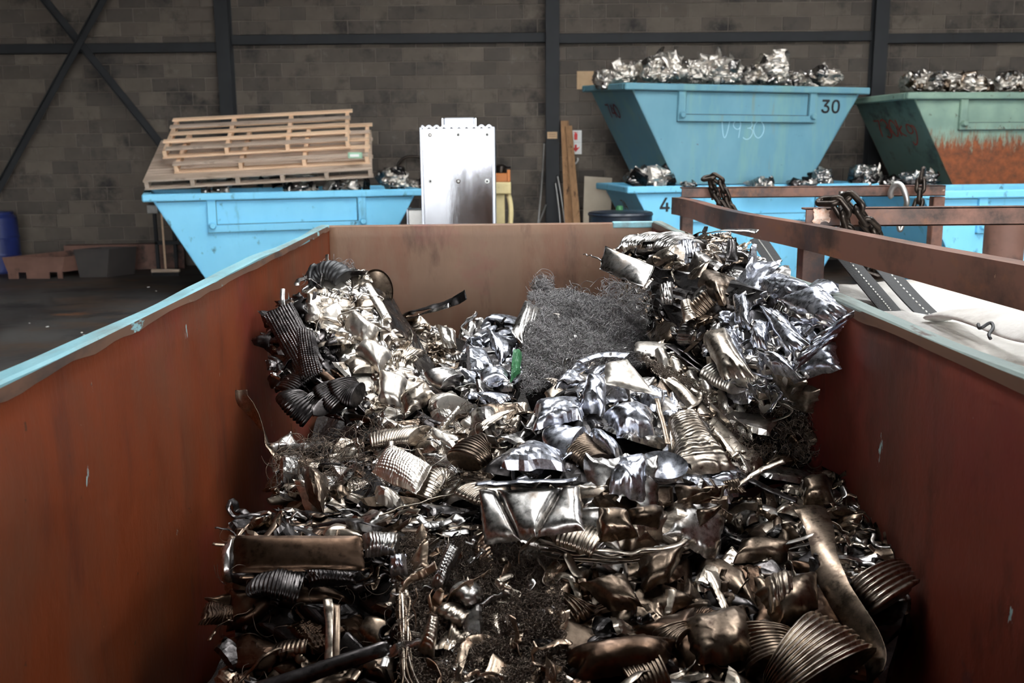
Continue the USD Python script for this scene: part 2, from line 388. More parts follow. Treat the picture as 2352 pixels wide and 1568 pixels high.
# ------------------------------------------------------------------ the hall
WY = 15.3
rng = np.random.default_rng(11)
cols_x = [float(at(523, 150, WY)[0]), float(at(1268, 150, WY)[0]), float(at(2010, 150, WY)[0])]
edges = [cols_x[0] - 4.95] + cols_x + [cols_x[2] + 4.95]
bay_words = ["behind the cross braces at the far left", "between the left and middle steel columns, behind the aluminium cabinet", "between the middle and right steel columns, behind the stacked blue skips",
             "right of the right steel column, behind the rusting green skip"]
proto_full, proto_half = box(0, .39, 0, .1, 0, .19, .006), box(0, .19, 0, .1, 0, .19, .006)
for k in range(4):
    w = thing("wall_back", "sooty grey concrete block wall bay " + bay_words[k], "wall", (edges[k], WY, 0), kind="structure")
    W = edges[k + 1] - edges[k]
    part(w, "mortar_backing", box(0, W, .009, .2, 0, 6.4, .001), "mortar")
    upper = []
    for c in range(31):
        x = .005 - (.2 if c % 2 else 0)
        while x < W - .02:
            a, b = max(x, .002), min(x + .39, W - .002)
            if b - a > .05:
                prot = rng.normal(0, .0025)
                if c < 21:
                    v, f = proto_full
                    v = v.copy(); v[:, 0] *= (b - a) / .39
                    part(w, "block", (v + (a, prot, c * .2 + .005), f), M["block"][rng.integers(4)])
                else:
                    v, f = box(a, b, prot, .1, c * .2 + .005, c * .2 + .195, .006)
                    upper.append((v, f))
            x += .4
    part(w, "upper_blockwork", join(*upper), M["block"][0], kind="stuff")

flo = thing("floor", "dark oily concrete floor of the scrap hall with brown stains", "floor", kind="structure")
part(flo, "slab", box(-13, 13, -8, 15.6, -.2, 0, .01), "concrete_floor")
yard = thing("yard_ground", "dark tarred yard outside the open side of the hall", "ground", kind="structure")
part(yard, "slab", box(-60, 60, -70, -8.02, -.25, -.03, .01), "yard")
for nm, x in (("wall_left", edges[0] - .2), ("wall_right", edges[4])):
    y0 = -8
    o = thing(nm, "tall grey block side wall at the " + nm[5:] + " of the hall", "wall", kind="structure")
    part(o, "slab", box(x, x + .2, y0, 15.5, 0, 6.4, .01), M["block"][1])
o = thing("wall_front", "tall grey block wall behind the viewer with a wide open loading door", "wall", kind="structure")
for a in ((-13, -3.5, 0, 6.4), (8.5, 13, 0, 6.4), (-3.5, 8.5, 4.6, 6.4)):
    part(o, "slab", box(a[0], a[1], -8.2, -8, a[2], a[3], .01), M["block"][1])
cei = thing("ceiling", "ribbed grey roof sheeting with open skylight strips", "ceiling", kind="structure")
SKY = [(-1.1, .1), (2.8, 3.9), (6.6, 7.7), (10, 10.6)]
xs = [-13] + [v for s in SKY for v in s] + [13]
for a, b in zip(xs[::2], xs[1::2]):
    part(cei, "roof_sheet", box(a, b, -8, 15.5, 6.4, 6.46, .01), "roof")
for y0, y1 in ((-8, 2.0), (9.5, 15.5)):
    for a, b in SKY:
        part(cei, "roof_sheet", box(a, b, y0, y1, 6.4, 6.46, .01), "roof")

# steelwork on the wall
for k, (x, wd) in enumerate(zip(cols_x, ["left steel column running up the wall beside the cross braces", "middle steel column with a small plate, beside the leaning planks", "right steel column rising behind the two upper skips"])):
    t = thing("steel_column", "dark grey " + wd, "column", (x, WY - .2, 0), kind="structure")
    part(t, "flange", box(-.1, .1, 0, .012, 0, 6.4, .002), "steel_paint")
    part(t, "flange", box(-.1, .1, .188, .2, 0, 6.4, .002), "steel_paint")
    part(t, "web", box(-.006, .006, .012, .188, 0, 6.4, .001), "steel_paint")
    part(t, "base_plate", box(-.16, .16, -.06, .26, 0, .02, .002), "steel_paint")
gz = float(at(900, 90, WY)[2])
for k, wd in enumerate(["left of the left column", "between left and middle columns", "between middle and right columns above the blue skip", "right of the right column"]):
    a, b = edges[k] + .102, edges[k + 1] - .102
    zz = gz + (-.1, 0, -.02, -.06)[k]
    t = thing("wall_girt", "dark grey horizontal steel girt on the block wall " + wd, "beam", ((a + b) / 2, WY - .09, zz), kind="structure")
    part(t, "web", box((a - b) / 2, (b - a) / 2, 0, .008, -.07, .07, .002), "steel_paint")
    part(t, "flange", box((a - b) / 2, (b - a) / 2, 0, .08, .062, .07, .002), "steel_paint")
    part(t, "flange", box((a - b) / 2, (b - a) / 2, 0, .08, -.07, -.062, .002), "steel_paint")


def angle_bar(a, b, w, nm, label, cat, kind=None, m="steel_paint", t=.008):
    a, b = np.asarray(a), np.asarray(b)
    o = thing(nm, label, cat, a, kind=kind)
    d = unit(b - a)
    n = np.array([0, -1.0, 0])
    s = unit(np.cross(d, n))
    L = np.linalg.norm(b - a)
    for nmx, q in (("flat_leg", [(-w / 2, 0), (w / 2, 0), (w / 2, t), (-w / 2, t)]), ("standing_leg", [(w / 2 - t, 0), (w / 2, 0), (w / 2, w * .8), (w / 2 - t, w * .8)])):
        P = [s * x + n * y for x, y in q]
        part(o, nmx, extrude(np.array(P), d * L), m)
    return o


A = at(105, 0, WY - .22); B = at(388, 352, WY - .22); d = (B - A)
angle_bar(A - d * .55, B + d * .62, .1, "cross_brace", "dark steel cross brace sloping down to the right behind the pallets", "brace", "structure")
A = at(238, 0, WY - .34); B = at(0, 430, WY - .34); d = (B - A)
angle_bar(A - d * .35, B + d * .3, .09, "cross_brace", "dark steel cross brace sloping down to the left edge of the picture", "brace", "structure")

# ------------------------------------------------------------------ skips
def stroke(pts, w, loc, ex, ey, ez):
    """Hand painted strokes: flat ribbons 2 mm proud of a plate."""
    out = []
    for s in pts:
        p = smoothpath(np.array([(x, y, 0) for x, y in s]), 5 * len(s))
        out.append(sweep(p, rect(w, .003), up_=(0, 0, 1)))
    return move(join(*out), loc, ex, ey, ez)


GLYPH = {"7": [[(0, 1), (.6, 1)], [(.6, 1), (.35, .5), (.25, 0)]], "4": [[(.42, 1), (.0, .35)], [(0, .35), (.65, .35)], [(.5, .8), (.48, 0)]],
         "0": [[(.3, 1), (.02, .75), (.02, .25), (.3, 0), (.58, .25), (.58, .75), (.3, 1)]], "3": [[(.02, .95), (.4, 1), (.55, .78), (.25, .55)], [(.25, .55), (.6, .4), (.5, .05), (0, .03)]],
         "k": [[(.05, 1), (0, 0)], [(.45, .6), (.05, .3), (.5, 0)]], "g": [[(.5, .6), (.1, .55), (.1, .2), (.5, .2), (.5, .6)], [(.5, .6), (.5, -.4), (.2, -.55), (.1, -.35)]],
         "9": [[(.5, .75), (.25, 1), (.03, .75), (.25, .5), (.5, .75)], [(.5, .75), (.42, 0)]], "2": [[(.02, .8), (.3, 1), (.52, .75), (.05, .05)], [(.05, .05), (.6, .02)]], "v": [[(0, .9), (.2, 0), (.5, 1.1)]]}


def hand(word, h, w, gap=.72):
    return [[((x + i * gap) * h, y * h) for x, y in s] for i, ch in enumerate(word) for s in GLYPH[ch]]


SH, SI, SD = 1.24, .70, 1.5


def skip(loc, rot, L, label, m, m_end=None):
    """Open-topped skip: front-left bottom-of-rim corner frame; x along, y away, z up from its own floor level."""
    o = thing("waste_skip", label, "skip", loc, rot, "waste skips along the back wall")
    t = .012
    b0, b1 = SI, L - SI
    tr = np.array([(0, 0, SH), (L, 0, SH), (b1, 0, 0), (b0, 0, 0)])
    o.front = part(o, "front_panel", extrude(tr, (0, t, 0)), m)
    part(o, "back_panel", extrude(tr + (0, SD - t, 0), (0, t, 0)), m)
    for sgn, (xt, xb) in ((1, (0, b0)), (-1, (L, b1))):
        q = [(xt, 0, SH), (xt, SD, SH), (xb, SD, 0), (xb, 0, 0)]
        e_ = part(o, "end_panel", extrude(q, (sgn * t * 1.2, 0, 0)), m_end or m)
        if sgn > 0:
            o.end = e_
    part(o, "floor_panel", box(b0, b1, 0, SD, -.012, 0, .002), m)
    e = .07
    part(o, "rim_bar", box(-e, L + e, -e, .02, SH - .085, SH, .012), m)
    part(o, "rim_bar", box(-e, L + e, SD - .02, SD + e, SH - .085, SH, .012), m)
    part(o, "rim_bar", box(-e, .02, .021, SD - .021, SH - .085, SH, .012), m)
    part(o, "rim_bar", box(L - .02, L + e, .021, SD - .021, SH - .085, SH, .012), m)
    xa, xb, zb = .2 * L, .79 * L, SH * .67
    w = .1
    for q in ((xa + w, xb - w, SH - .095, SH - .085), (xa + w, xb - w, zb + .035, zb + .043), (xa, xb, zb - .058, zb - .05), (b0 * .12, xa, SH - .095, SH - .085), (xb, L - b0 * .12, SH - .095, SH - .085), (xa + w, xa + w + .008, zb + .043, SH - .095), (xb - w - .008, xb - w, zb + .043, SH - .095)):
        part(o, "grime_seam", box(q[0], q[1], -.003, 0, q[2], q[3], .0005), "seam_dark")  # thin dark strips under the rim bar and along the rib edges
    part(o, "lifting_rib", box(xa, xa + w, -.045, 0, zb, SH - .085, .006), m)
    part(o, "lifting_rib", box(xb - w, xb, -.045, 0, zb, SH - .085, .006), m)
    ribp = part(o, "lifting_rib", box(xa, xb, -.052, 0, zb - .05, zb + .035, .006), m)
    for x in (xa + .05, xb - .05):
        lug = lathe([(0, 0), (.04, 0), (.042, .03), (.03, .05), (0, .052)], 20)
        part(ribp, "lug", move(lug, (x, -.052, zb + .03), (1, 0, 0), (0, 0, 1), (0, -1, 0)), m, 40)
    return o


def flat(text, h, loc, ex, ey):
    ez = np.cross(ex, ey)
    return move(meshkit.text_mesh(text, h, .003, True), loc, ex, ey, ez)


# left skip
A, B = atz(340, 446, SH), atz(960, 433, SH)
yaw1 = math.atan2(B[1] - A[1], B[0] - A[0])
L1 = float(np.linalg.norm((B - A)[:2]))
sk1 = skip((A[0], A[1], 0), rz(yaw1), L1, "bright light-blue skip standing on the floor at the left, carrying the wooden pallets", "blue_bright")
# lower skip of the right-hand pair
A = atz(1450, 428, SH)
sk2 = skip((A[0], A[1], 0), rz(math.radians(9)), 3.25, "light-blue skip stencilled 43, lowest under the skip marked 30", "blue_bright")
part(sk2.front, "stencil_number", flat("43", .17, (.36, -.002, SH - .32), (1, 0, 0), (0, 0, 1)), "ink", label="black stencilled 43")
endx = lambda o: (unit((SI, 0, -SH)), unit((-SI, 0, SH)))
part(sk2.end, "painted_weight", stroke(hand("74", .14, .02), .014, (.14 - .008, .75, SH - .33), (0, -1, 0), unit((-SI, 0, SH)), unit((-SH, 0, -SI))), "maroon", label="dark red hand-painted number")
# upper skip of the right-hand pair
zu = SH + .07
A = at(1444, 190, 12.72)
R = rz(math.radians(15)) @ rx(math.radians(2.2)) @ ry(math.radians(.6))
loc = A - R @ np.array([0, 0, SH])
sk3 = skip(loc, R, 3.32, "weathered blue skip marked 740 and 30, stacked on top of another blue skip", "blue_worn")
part(sk3.front, "stencil_number", flat("30", .165, (.815 * 3.32, -.002, SH - .33), (1, 0, 0), (0, 0, 1)), "ink", label="black stencilled 30")
en = unit((-SH, 0, -SI))
part(sk3.end, "painted_weight", stroke(hand("740", .19, .02), .022, np.array((.13, 1.15, SH - .42)) + en * .006 + np.array([.09, 0, 0]), (0, -1, 0), unit((-SI, 0, SH)), en), "maroon", label="dark red hand-painted 740")
part(sk3.front, "chalk_number", stroke(hand("v930", .22, .01, .7), .009, (1.30, -.003, SH - .66), (1, 0, 0), (0, 0, 1), (0, -1, 0)), "chalk", label="faint chalk V930")
# rusting green skip and the blue one under it
A = at(2092, 212, 12.7)
R = rz(math.radians(8))
loc = A - R @ np.array([0, 0, SH])
sk4 = skip(loc, R, 3.3, "rusting pale-green skip marked 730kg at the right edge, stacked on a blue one", M["rust_green"], "green_end")
part(sk4.end, "painted_weight", stroke(hand("730kg", .24, .02, .78), .02, np.array((.2, 1.22, SH - .52)) + en * .006 + np.array([.09, 0, 0]), (0, -1, 0), unit((-SI, 0, SH)), en), "redpaint", label="red hand-painted 730kg")
A = atz(2112, 438, SH)
sk5 = skip((A[0], A[1], 0), rz(math.radians(6)), 3.3, "light-blue skip at the right edge, underneath the rusting green skip", "blue_bright")


# ------------------------------------------------------------------ crushed metal pieces
def folds(X, Y, n, amp, rng, soft=.0015):
    """Creased sheet: the sum of n sharp folds along random lines."""
    h = np.zeros_like(X)
    sx, sy = X.max() or 1, Y.max() or 1
    for _ in range(n):
        a = rng.uniform(0, np.pi)
        d = np.cos(a) * (X - rng.uniform(.1, .9) * sx) + np.sin(a) * (Y - rng.uniform(.1, .9) * sy)
        h += rng.choice([-1, 1]) * rng.uniform(.4, 1) * np.sqrt(d * d + soft * soft)
    h -= h.mean()
    return h * (amp / (np.abs(h).max() + 1e-9))


def grid_faces(nu, nv):
    i, j = np.meshgrid(np.arange(nv - 1), np.arange(nu - 1), indexing="ij")
    a = (i * nu + j).ravel()
    return np.vstack([np.stack([a, a + 1, a + nu + 1], 1), np.stack([a, a + nu + 1, a + nu], 1)])


def patch(c4, kind, rng, bulge=.012, depth=.014, amp=.006, nf=4, pitch=.008, res=.005, jag=.05, along=0, solid=.0, nmax=64):
    c = np.asarray(c4, float)
    e1, e2 = c[1] - c[0] + c[2] - c[3], c[3] - c[0] + c[2] - c[1]
    lu, lv = np.linalg.norm(e1) / 2, np.linalg.norm(e2) / 2
    n = unit(np.cross(e1, e2))
    if n @ (CAM - c.mean(0)) < 0:
        n = -n
    ru, rv = res, res
    if kind in ("rib", "grid"):
        k = max(3, int(round((lv if along else lu) / pitch)))
        if along: rv = pitch / 7
        else: ru = pitch / 7
        if kind == "grid": ru = rv = pitch / 5
    if kind == "foil":
        ru = rv = res * 1.6
    nu, nv = int(np.clip(lu / ru, 7, nmax * (2.2 if kind in ("rib", "grid") else 1))) + 1, int(np.clip(lv / rv, 7, nmax * (2.2 if kind in ("rib", "grid") else 1))) + 1
    U, V = np.meshgrid(np.linspace(0, 1, nu), np.linspace(0, 1, nv))
    s = rng.uniform(0, 99)
    q = np.stack([U * 3, V * 3, np.full_like(U, s)], -1)
    j1, j2 = meshkit.noise(q * 1.6) - .5, meshkit.noise(q * 1.6 + 17) - .5
    Uw, Vw = U + jag * 2 * j1 + jag * (meshkit.noise(q * 5 + 3) - .5), V + jag * 2 * j2 + jag * (meshkit.noise(q * 5 + 9) - .5)
    P = ((1 - Uw) * (1 - Vw))[..., None] * c[0] + (Uw * (1 - Vw))[..., None] * c[1] + (Uw * Vw)[..., None] * c[2] + ((1 - Uw) * Vw)[..., None] * c[3]
    X, Y = U * lu, V * lv
    pil = (1 - np.abs(2 * U - 1) ** 2.6) * (1 - np.abs(2 * V - 1) ** 2.6)
    h = bulge * np.clip(pil, 0, 1) ** .8
    if kind == "foil":
        h = h + folds(X, Y, nf + 7, amp * 2.2, rng, .0004)
    elif kind == "plate":
        h = bulge * pil + folds(X, Y, nf, amp, rng, .006)
    else:
        h = h + folds(X, Y, nf, amp, rng)
    h = h + (meshkit.fbm(q * 1.6, 3, 5) - .5) * amp * .45
    w = X if not along else Y
    if kind == "rib":
        wob = .35 * (meshkit.noise(q * 1.3) - .5) * 6.28
        h = h + pitch * .32 * np.abs(np.sin(np.pi * k * (V if along else U) + wob))
    if kind == "grid":
        k2 = max(3, int(round(lv / pitch)))
        h = h + pitch * .1 * np.sin(2 * np.pi * k * U) + pitch * .1 * np.sin(2 * np.pi * k2 * V)
    ed = np.maximum(np.abs(2 * U - 1), np.abs(2 * V - 1))
    h = h - depth * ed ** 9
    P = P + h[..., None] * n
    v, f = P.reshape(-1, 3), grid_faces(nu, nv)
    fn = np.cross(v[f[0, 1]] - v[f[0, 0]], v[f[0, 2]] - v[f[0, 0]])
    if fn @ n < 0:
        f = f[:, ::-1]
    if solid:
        b = np.r_[np.arange(nu), np.arange(1, nv) * nu + nu - 1, (nv - 1) * nu + np.arange(nu - 2, -1, -1), np.arange(nv - 2, 0, -1) * nu]
        m = len(v)
        b2 = np.roll(b, -1)
        side = np.vstack([np.stack([b, b + m, b2 + m], 1), np.stack([b, b2 + m, b2], 1)])
        v, f = np.vstack([v, v - n * solid]), np.vstack([f, f[:, ::-1] + m, side])
    return v, f


def hose(p0, p1, r, rng, pitch=.008, squash=.65, bend=.02, rib=.14, taper=1.0, mid=None):
    """Crushed corrugated tube."""
    p0, p1 = np.asarray(p0, float), np.asarray(p1, float)
    L = np.linalg.norm(p1 - p0)
    n = int(np.clip(L / pitch * 5, 16, 260))
    m0 = (p0 + p1) / 2 + rng.normal(0, bend, 3) if mid is None else mid
    t = np.linspace(0, 1, n)[:, None]
    path = (1 - t) ** 2 * p0 + 2 * t * (1 - t) * m0 + t * t * p1
    q = circ(r, 20)
    q[:, 0] *= 1 / math.sqrt(squash); q[:, 1] *= math.sqrt(squash)
    s = 1 + rib * np.abs(np.sin(np.pi * np.linspace(0, 1, n) * L / pitch))
    s = s * np.linspace(1, taper, n) * (1 + .18 * (meshkit.noise(np.stack([t[:, 0] * 5, t[:, 0] * 0, np.full(n, rng.uniform(0, 50))], -1)) - .5))
    return sweep(path, q, rng.uniform(-.6, .6), s)


def ribbon(pts, w, rng, t=.0022, twist=0.0, wob=.0, n=40):
    p = smoothpath(pts, n)
    if wob:
        k = np.linspace(0, 9, n)
        s = rng.uniform(0, 99)
        p = p + wob * np.stack([meshkit.noise(np.stack([k, 0 * k + s, 0 * k + i], -1)) - .5 for i in range(3)], -1)
    sc = 1 + .35 * (meshkit.noise(np.stack([np.linspace(0, 6, n), np.zeros(n) + rng.uniform(0, 99), np.zeros(n)], -1)) - .5)
    q = np.array([(-w / 2, -t / 2), (-w / 6, -t / 2 + w * .06), (w / 6, -t / 2 + w * .06), (w / 2, -t / 2), (w / 2, t / 2), (w / 6, t / 2 + w * .06), (-w / 6, t / 2 + w * .06), (-w / 2, t / 2)])
    return sweep(p, q, twist, sc)


def curls(quad, n, rng, size=.03, off=.02, k=7, flow=None, clump=.05):
    """Springy fibres over a quad."""
    c = np.asarray(quad, float)
    nrm = unit(np.cross(c[1] - c[0] + c[2] - c[3], c[3] - c[0] + c[2] - c[1]))
    if nrm @ (CAM - c.mean(0)) < 0:
        nrm = -nrm
    u, v = rng.random((2, n))
    b = ((1 - u) * (1 - v))[:, None] * c[0] + (u * (1 - v))[:, None] * c[1] + (u * v)[:, None] * c[2] + ((1 - u) * v)[:, None] * c[3]
    b = b + nrm * (rng.uniform(-.3, 1, n)[:, None] * off + clump * (meshkit.fbm(b * (14, 14, 9), 3, 4)[:, None] - .36))
    d = rng.normal(0, 1, (n, 3)) + (0 if flow is None else np.asarray(flow))
    d /= np.linalg.norm(d, axis=1, keepdims=True)
    e = np.cross(d, rng.normal(0, 1, (n, 3)))
    e /= np.linalg.norm(e, axis=1, keepdims=True)
    t = np.linspace(-1, 1, k)
    L = size * rng.uniform(.5, 1.4, n)
    amp = L * rng.uniform(.15, .5, n)
    ph = rng.uniform(0, 6.28, n)
    f2 = np.cross(d, e)
    return b[:, None] + (d * L[:, None])[:, None] * t[None, :, None] * .6 + (e * amp[:, None])[:, None] * np.cos(t[None, :] * 3 + ph[:, None])[..., None] + (f2 * amp[:, None])[:, None] * np.sin(t[None, :] * 3 + ph[:, None])[..., None]


NAMES = {"pillow": "dented_sheet", "foil": "crumpled_sheet", "rib": "ribbed_sheet", "grid": "embossed_sheet", "plate": "flat_sheet"}
CHOICE = ["pillow", "foil", "rib", "grid", "plate", "hose", "strip"]


def q3(*pts):
    return np.array([at(*p) for p in pts])


def bilin(c, u, v):
    return (1 - u) * (1 - v) * c[0] + u * (1 - v) * c[1] + u * v * c[2] + (1 - u) * v * c[3]


def fill(o, c, rng, size=.09, mix=(4, 4, 1, .3, 1, .6, 1.5), mats=("steel", "warm"), grain=0.0, spread=.6, dens=1.0, tilt=.28, lift=.012, aspect=1.7, res=.005, calm=1.0, keep=.42):
    """Covers one side of a bale with overlapping crushed pieces."""
    lu, lv = (np.linalg.norm(c[1] - c[0]) + np.linalg.norm(c[2] - c[3])) / 2, (np.linalg.norm(c[3] - c[0]) + np.linalg.norm(c[2] - c[1])) / 2
    nu, nv = max(1, int(round(lu / size * 1.1))), max(1, int(round(lv / size * 1.1)))
    mix = np.array(mix, float) / sum(mix)
    for i in range(nu):
        for j in range(nv):
            for _ in range(1 + (rng.random() < dens - 1)):
                if rng.random() > keep:
                    continue
                u, v = np.clip((i + rng.uniform(.1, .9)) / nu, .04, .96), np.clip((j + rng.uniform(.1, .9)) / nv, .04, .96)
                p = bilin(c, u, v)
                du, dv = bilin(c, min(u + .05, 1), v) - bilin(c, max(u - .05, 0), v), bilin(c, u, min(v + .05, 1)) - bilin(c, u, max(v - .05, 0))
                ex = unit(du); n = unit(np.cross(du, dv))
                if n @ (CAM - p) < 0: n = -n
                ey = np.cross(n, ex)
                a = grain + rng.normal(0, spread)
                x, y = ex * math.cos(a) + ey * math.sin(a), ey * math.cos(a) - ex * math.sin(a)
                x, y = unit(x + n * rng.normal(0, tilt)), unit(y + n * rng.normal(0, tilt))
                p = p + n * rng.uniform(-.4, 1) * lift
                kind = CHOICE[rng.choice(7, p=mix)]
                s = size * rng.uniform(.65, 1.25)
                asp = rng.uniform(1, aspect)
                a1, b1 = s * asp ** .5 * .62, s / asp ** .5 * .62
                m = mats[rng.integers(len(mats))]
                if kind == "hose":
                    part(o, "corrugated_tube", hose(p - x * s * .6, p + x * s * .6, s * rng.uniform(.16, .28), rng, rng.uniform(.006, .01), rng.uniform(.3, .6), .025), m, True, world=True)
                elif kind == "strip":
                    pts = [p + x * s * t + n * rng.uniform(0, .03) + y * rng.normal(0, .015) for t in (-1.0, -.4, .3, 1.0)]
                    part(o, "metal_strip", ribbon(pts, rng.uniform(.006, .02), rng, twist=rng.uniform(-2, 2), wob=.012), m, True, world=True)
                else:
                    jit = lambda: x * rng.normal(0, .16) * s + y * rng.normal(0, .16) * s + n * rng.normal(0, .06) * s
                    q = [p - x * a1 - y * b1 + jit(), p + x * a1 - y * b1 + jit(), p + x * a1 + y * b1 + jit(), p - x * a1 + y * b1 + jit()]
                    mesh = patch(q, kind, rng, bulge=s * rng.uniform(.02, .16), depth=s * rng.uniform(.06, .24), amp=s * calm * rng.uniform(.02, .065), nf=int(rng.integers(2, 6)), pitch=rng.uniform(.006, .011), res=res, along=int(rng.integers(2)))
                    part(o, NAMES[kind], mesh, m, kind != "foil", world=True)


def mosaic(o, c, rng, size=.075, mats=("steel",), bulge=.008, tilt=.1, amp=.004, stretch=1.6, grain=0.0, gap=.0012, lift=.006, rib=.12):
    """The pressed face of a bale: sheets squeezed flush against each other, each its own bulged and creased piece with a sunken edge."""
    from scipy.spatial import Voronoi
    from shapely.geometry import Polygon, box as sbox
    lu, lv = (np.linalg.norm(c[1] - c[0]) + np.linalg.norm(c[2] - c[3])) / 2, (np.linalg.norm(c[3] - c[0]) + np.linalg.norm(c[2] - c[1])) / 2
    n_ = max(4, int(lu * lv / size ** 2))
    ca, sa = math.cos(grain), math.sin(grain)
    rot = np.array([[ca, sa], [-sa, ca]])
    sq = np.array([1 / stretch ** .5, stretch ** .5])
    pts = []
    while len(pts) < n_:
        cand = rng.random((12, 2)) * (lu, lv)
        if not pts:
            pts.append(cand[0]); continue
        dd = np.linalg.norm(((np.array(pts)[None] - cand[:, None]) @ rot.T) * sq, axis=2).min(1) * rng.uniform(.55, 1, 12)
        pts.append(cand[dd.argmax()])
    q = (np.array(pts) @ rot.T) * sq
    far = np.array([(-9, -9), (-9, 9), (9, -9), (9, 9)])
    V = Voronoi(np.vstack([q, far]))
    frame = sbox(0, 0, lu, lv)
    M_, K_ = 30, 9
    for i in range(n_):
        reg = V.regions[V.point_region[i]]
        if -1 in reg or len(reg) < 3:
            continue
        pg = Polygon((V.vertices[reg] / sq) @ rot).intersection(frame).buffer(-gap)
        if pg.is_empty or pg.geom_type != "Polygon" or pg.area < 2e-4:
            continue
        pg = pg.buffer(-.003).buffer(.003)
        if pg.is_empty or pg.geom_type != "Polygon":
            continue
        ring = np.array([pg.exterior.interpolate(t, True).coords[0] for t in np.linspace(0, 1, M_, endpoint=False)])
        ring = ring + (meshkit.noise(np.c_[ring * 60, np.full(M_, i)])[:, None] - .5) * .006
        ctr = np.array(pg.centroid.coords[0])
        r = np.linspace(0, 1, K_) ** .8
        P2 = ctr + r[:, None, None] * (ring - ctr)[None]
        P2 = np.vstack([ctr[None], P2[1:].reshape(-1, 2)])
        rr = np.r_[0, np.repeat(r[1:], M_)]
        X, Y = P2[:, 0] - P2[:, 0].min(), P2[:, 1] - P2[:, 1].min()
        sz = math.sqrt(pg.area)
        h = bulge * sz / .07 * rng.uniform(.3, 1.5) * (1 - rr ** 3) + folds(X, Y, int(rng.integers(2, 6)), amp * rng.uniform(.4, 1.6), rng, .001) - .012 * rr ** 10
        h = h + (meshkit.fbm(np.c_[P2 * 30, np.full(len(P2), i * 3.3)], 2) - .5) * amp
        g = rng.normal(0, tilt, 2)
        h = h + (P2 - ctr) @ g + rng.uniform(-.5, 1) * lift
        if rng.random() < rib:
            a = rng.uniform(0, np.pi)
            h = h + .0022 * np.abs(np.sin((P2 - ctr) @ np.array([math.cos(a), math.sin(a)]) * np.pi / rng.uniform(.008, .012))) * (1 - rr ** 8)
        uu, vv = P2[:, 0] / lu, P2[:, 1] / lv
        B = ((1 - uu) * (1 - vv))[:, None] * c[0] + (uu * (1 - vv))[:, None] * c[1] + (uu * vv)[:, None] * c[2] + ((1 - uu) * vv)[:, None] * c[3]
        e = .01
        u0_, v0_ = ctr / (lu, lv)
        n = unit(np.cross(bilin(c, u0_ + e, v0_) - bilin(c, u0_ - e, v0_), bilin(c, u0_, v0_ + e) - bilin(c, u0_, v0_ - e)))
        flip = n @ (CAM - B.mean(0)) < 0
        n = -n if flip else n
        B = B + h[:, None] * n
        j = np.arange(M_); j2 = (j + 1) % M_
        F_ = [np.stack([np.zeros(M_, int), 1 + j, 1 + j2], 1)]
        for k in range(K_ - 2):
            a, b = 1 + k * M_, 1 + (k + 1) * M_
            F_ += [np.stack([a + j, b + j, b + j2], 1), np.stack([a + j, b + j2, a + j2], 1)]
        F_ = np.vstack(F_)
        if np.cross(B[F_[0, 1]] - B[F_[0, 0]], B[F_[0, 2]] - B[F_[0, 0]]) @ n < 0:
            F_ = F_[:, ::-1]
        part(o, "pressed_sheet", (B, F_), mats[rng.integers(len(mats))], rng.random() < .7, world=True)


def debris(o, quads, rng, mats, size=.042, dens=1.5, grain=.3, wide=1.2):
    """Second, finer layer in the gaps between the panels: shreds, small folded scraps and slivers."""
    for c in quads:
        fill(o, c, rng, size, (1.6, 5, .5, 0, .6, .25, 3.2), mats, grain, wide, dens, .42, .004, 2.4, .004, keep=.5)


def core(o, quads, back, m="dark", shrink=.03):
    P = np.vstack(quads)
    C = P.mean(0) + np.asarray(back) * .5
    Q = np.vstack([P, P + np.asarray(back)])
    Q = Q + (C - Q) / np.linalg.norm(C - Q, axis=1, keepdims=True) * shrink
    v, f = hull(Q)
    t = trimesh.Trimesh(v, f)
    for _ in range(4):
        t = t.subdivide()
    w = np.array(t.vertices)
    w = w + (meshkit.fbm(w * 22, 3, 3) - .5)[:, None] * .035 * np.stack([meshkit.noise(w * 9 + i * 7) - .5 for i in range(3)], -1) * 4
    part(o, "bale_core", (w, t.faces), m, world=True)


def bale(name, label, quads, back, category="metal bale"):
    c = np.vstack(quads).mean(0)
    o = thing(name, label, category, group="crushed bales in the foreground bin", loc=(c[0], c[1], float(np.vstack(quads)[:, 2].min())))
    o.in_bin = True
    return o


# ------------------------------------------------------------------ the big rusty bin in front
vpd = ray(1107, 346); bd = unit((vpd[0], vpd[1], 0)); bx = np.array([bd[1], -bd[0], 0.0])
FL, FR = at(757, 519, 5.05), at(1500, 507, 5.05)
RZ = float((FL[2] + FR[2]) / 2)
cen = (FL + FR) / 2
HW = float(abs((FR - FL) @ bx)) / 2
Rb = np.stack([bx, bd, (0, 0, 1.0)], 1)
cen_b, R_b, HW_b, RZ_b = np.array([cen[0], cen[1], 0]), Rb, HW, RZ
bino = thing("scrap_bin", "large open rust-brown bin in the foreground with a worn light-blue rim", "scrap bin", (cen[0], cen[1], 0), Rb)
LB, rw, tk = 4.75, .044, .02
BZ = .12


def wavy(v, f, amp=.006):
    t = trimesh.Trimesh(v, f)
    t = t.subdivide_to_size(.12, max_iter=8) if False else t
    return v, f


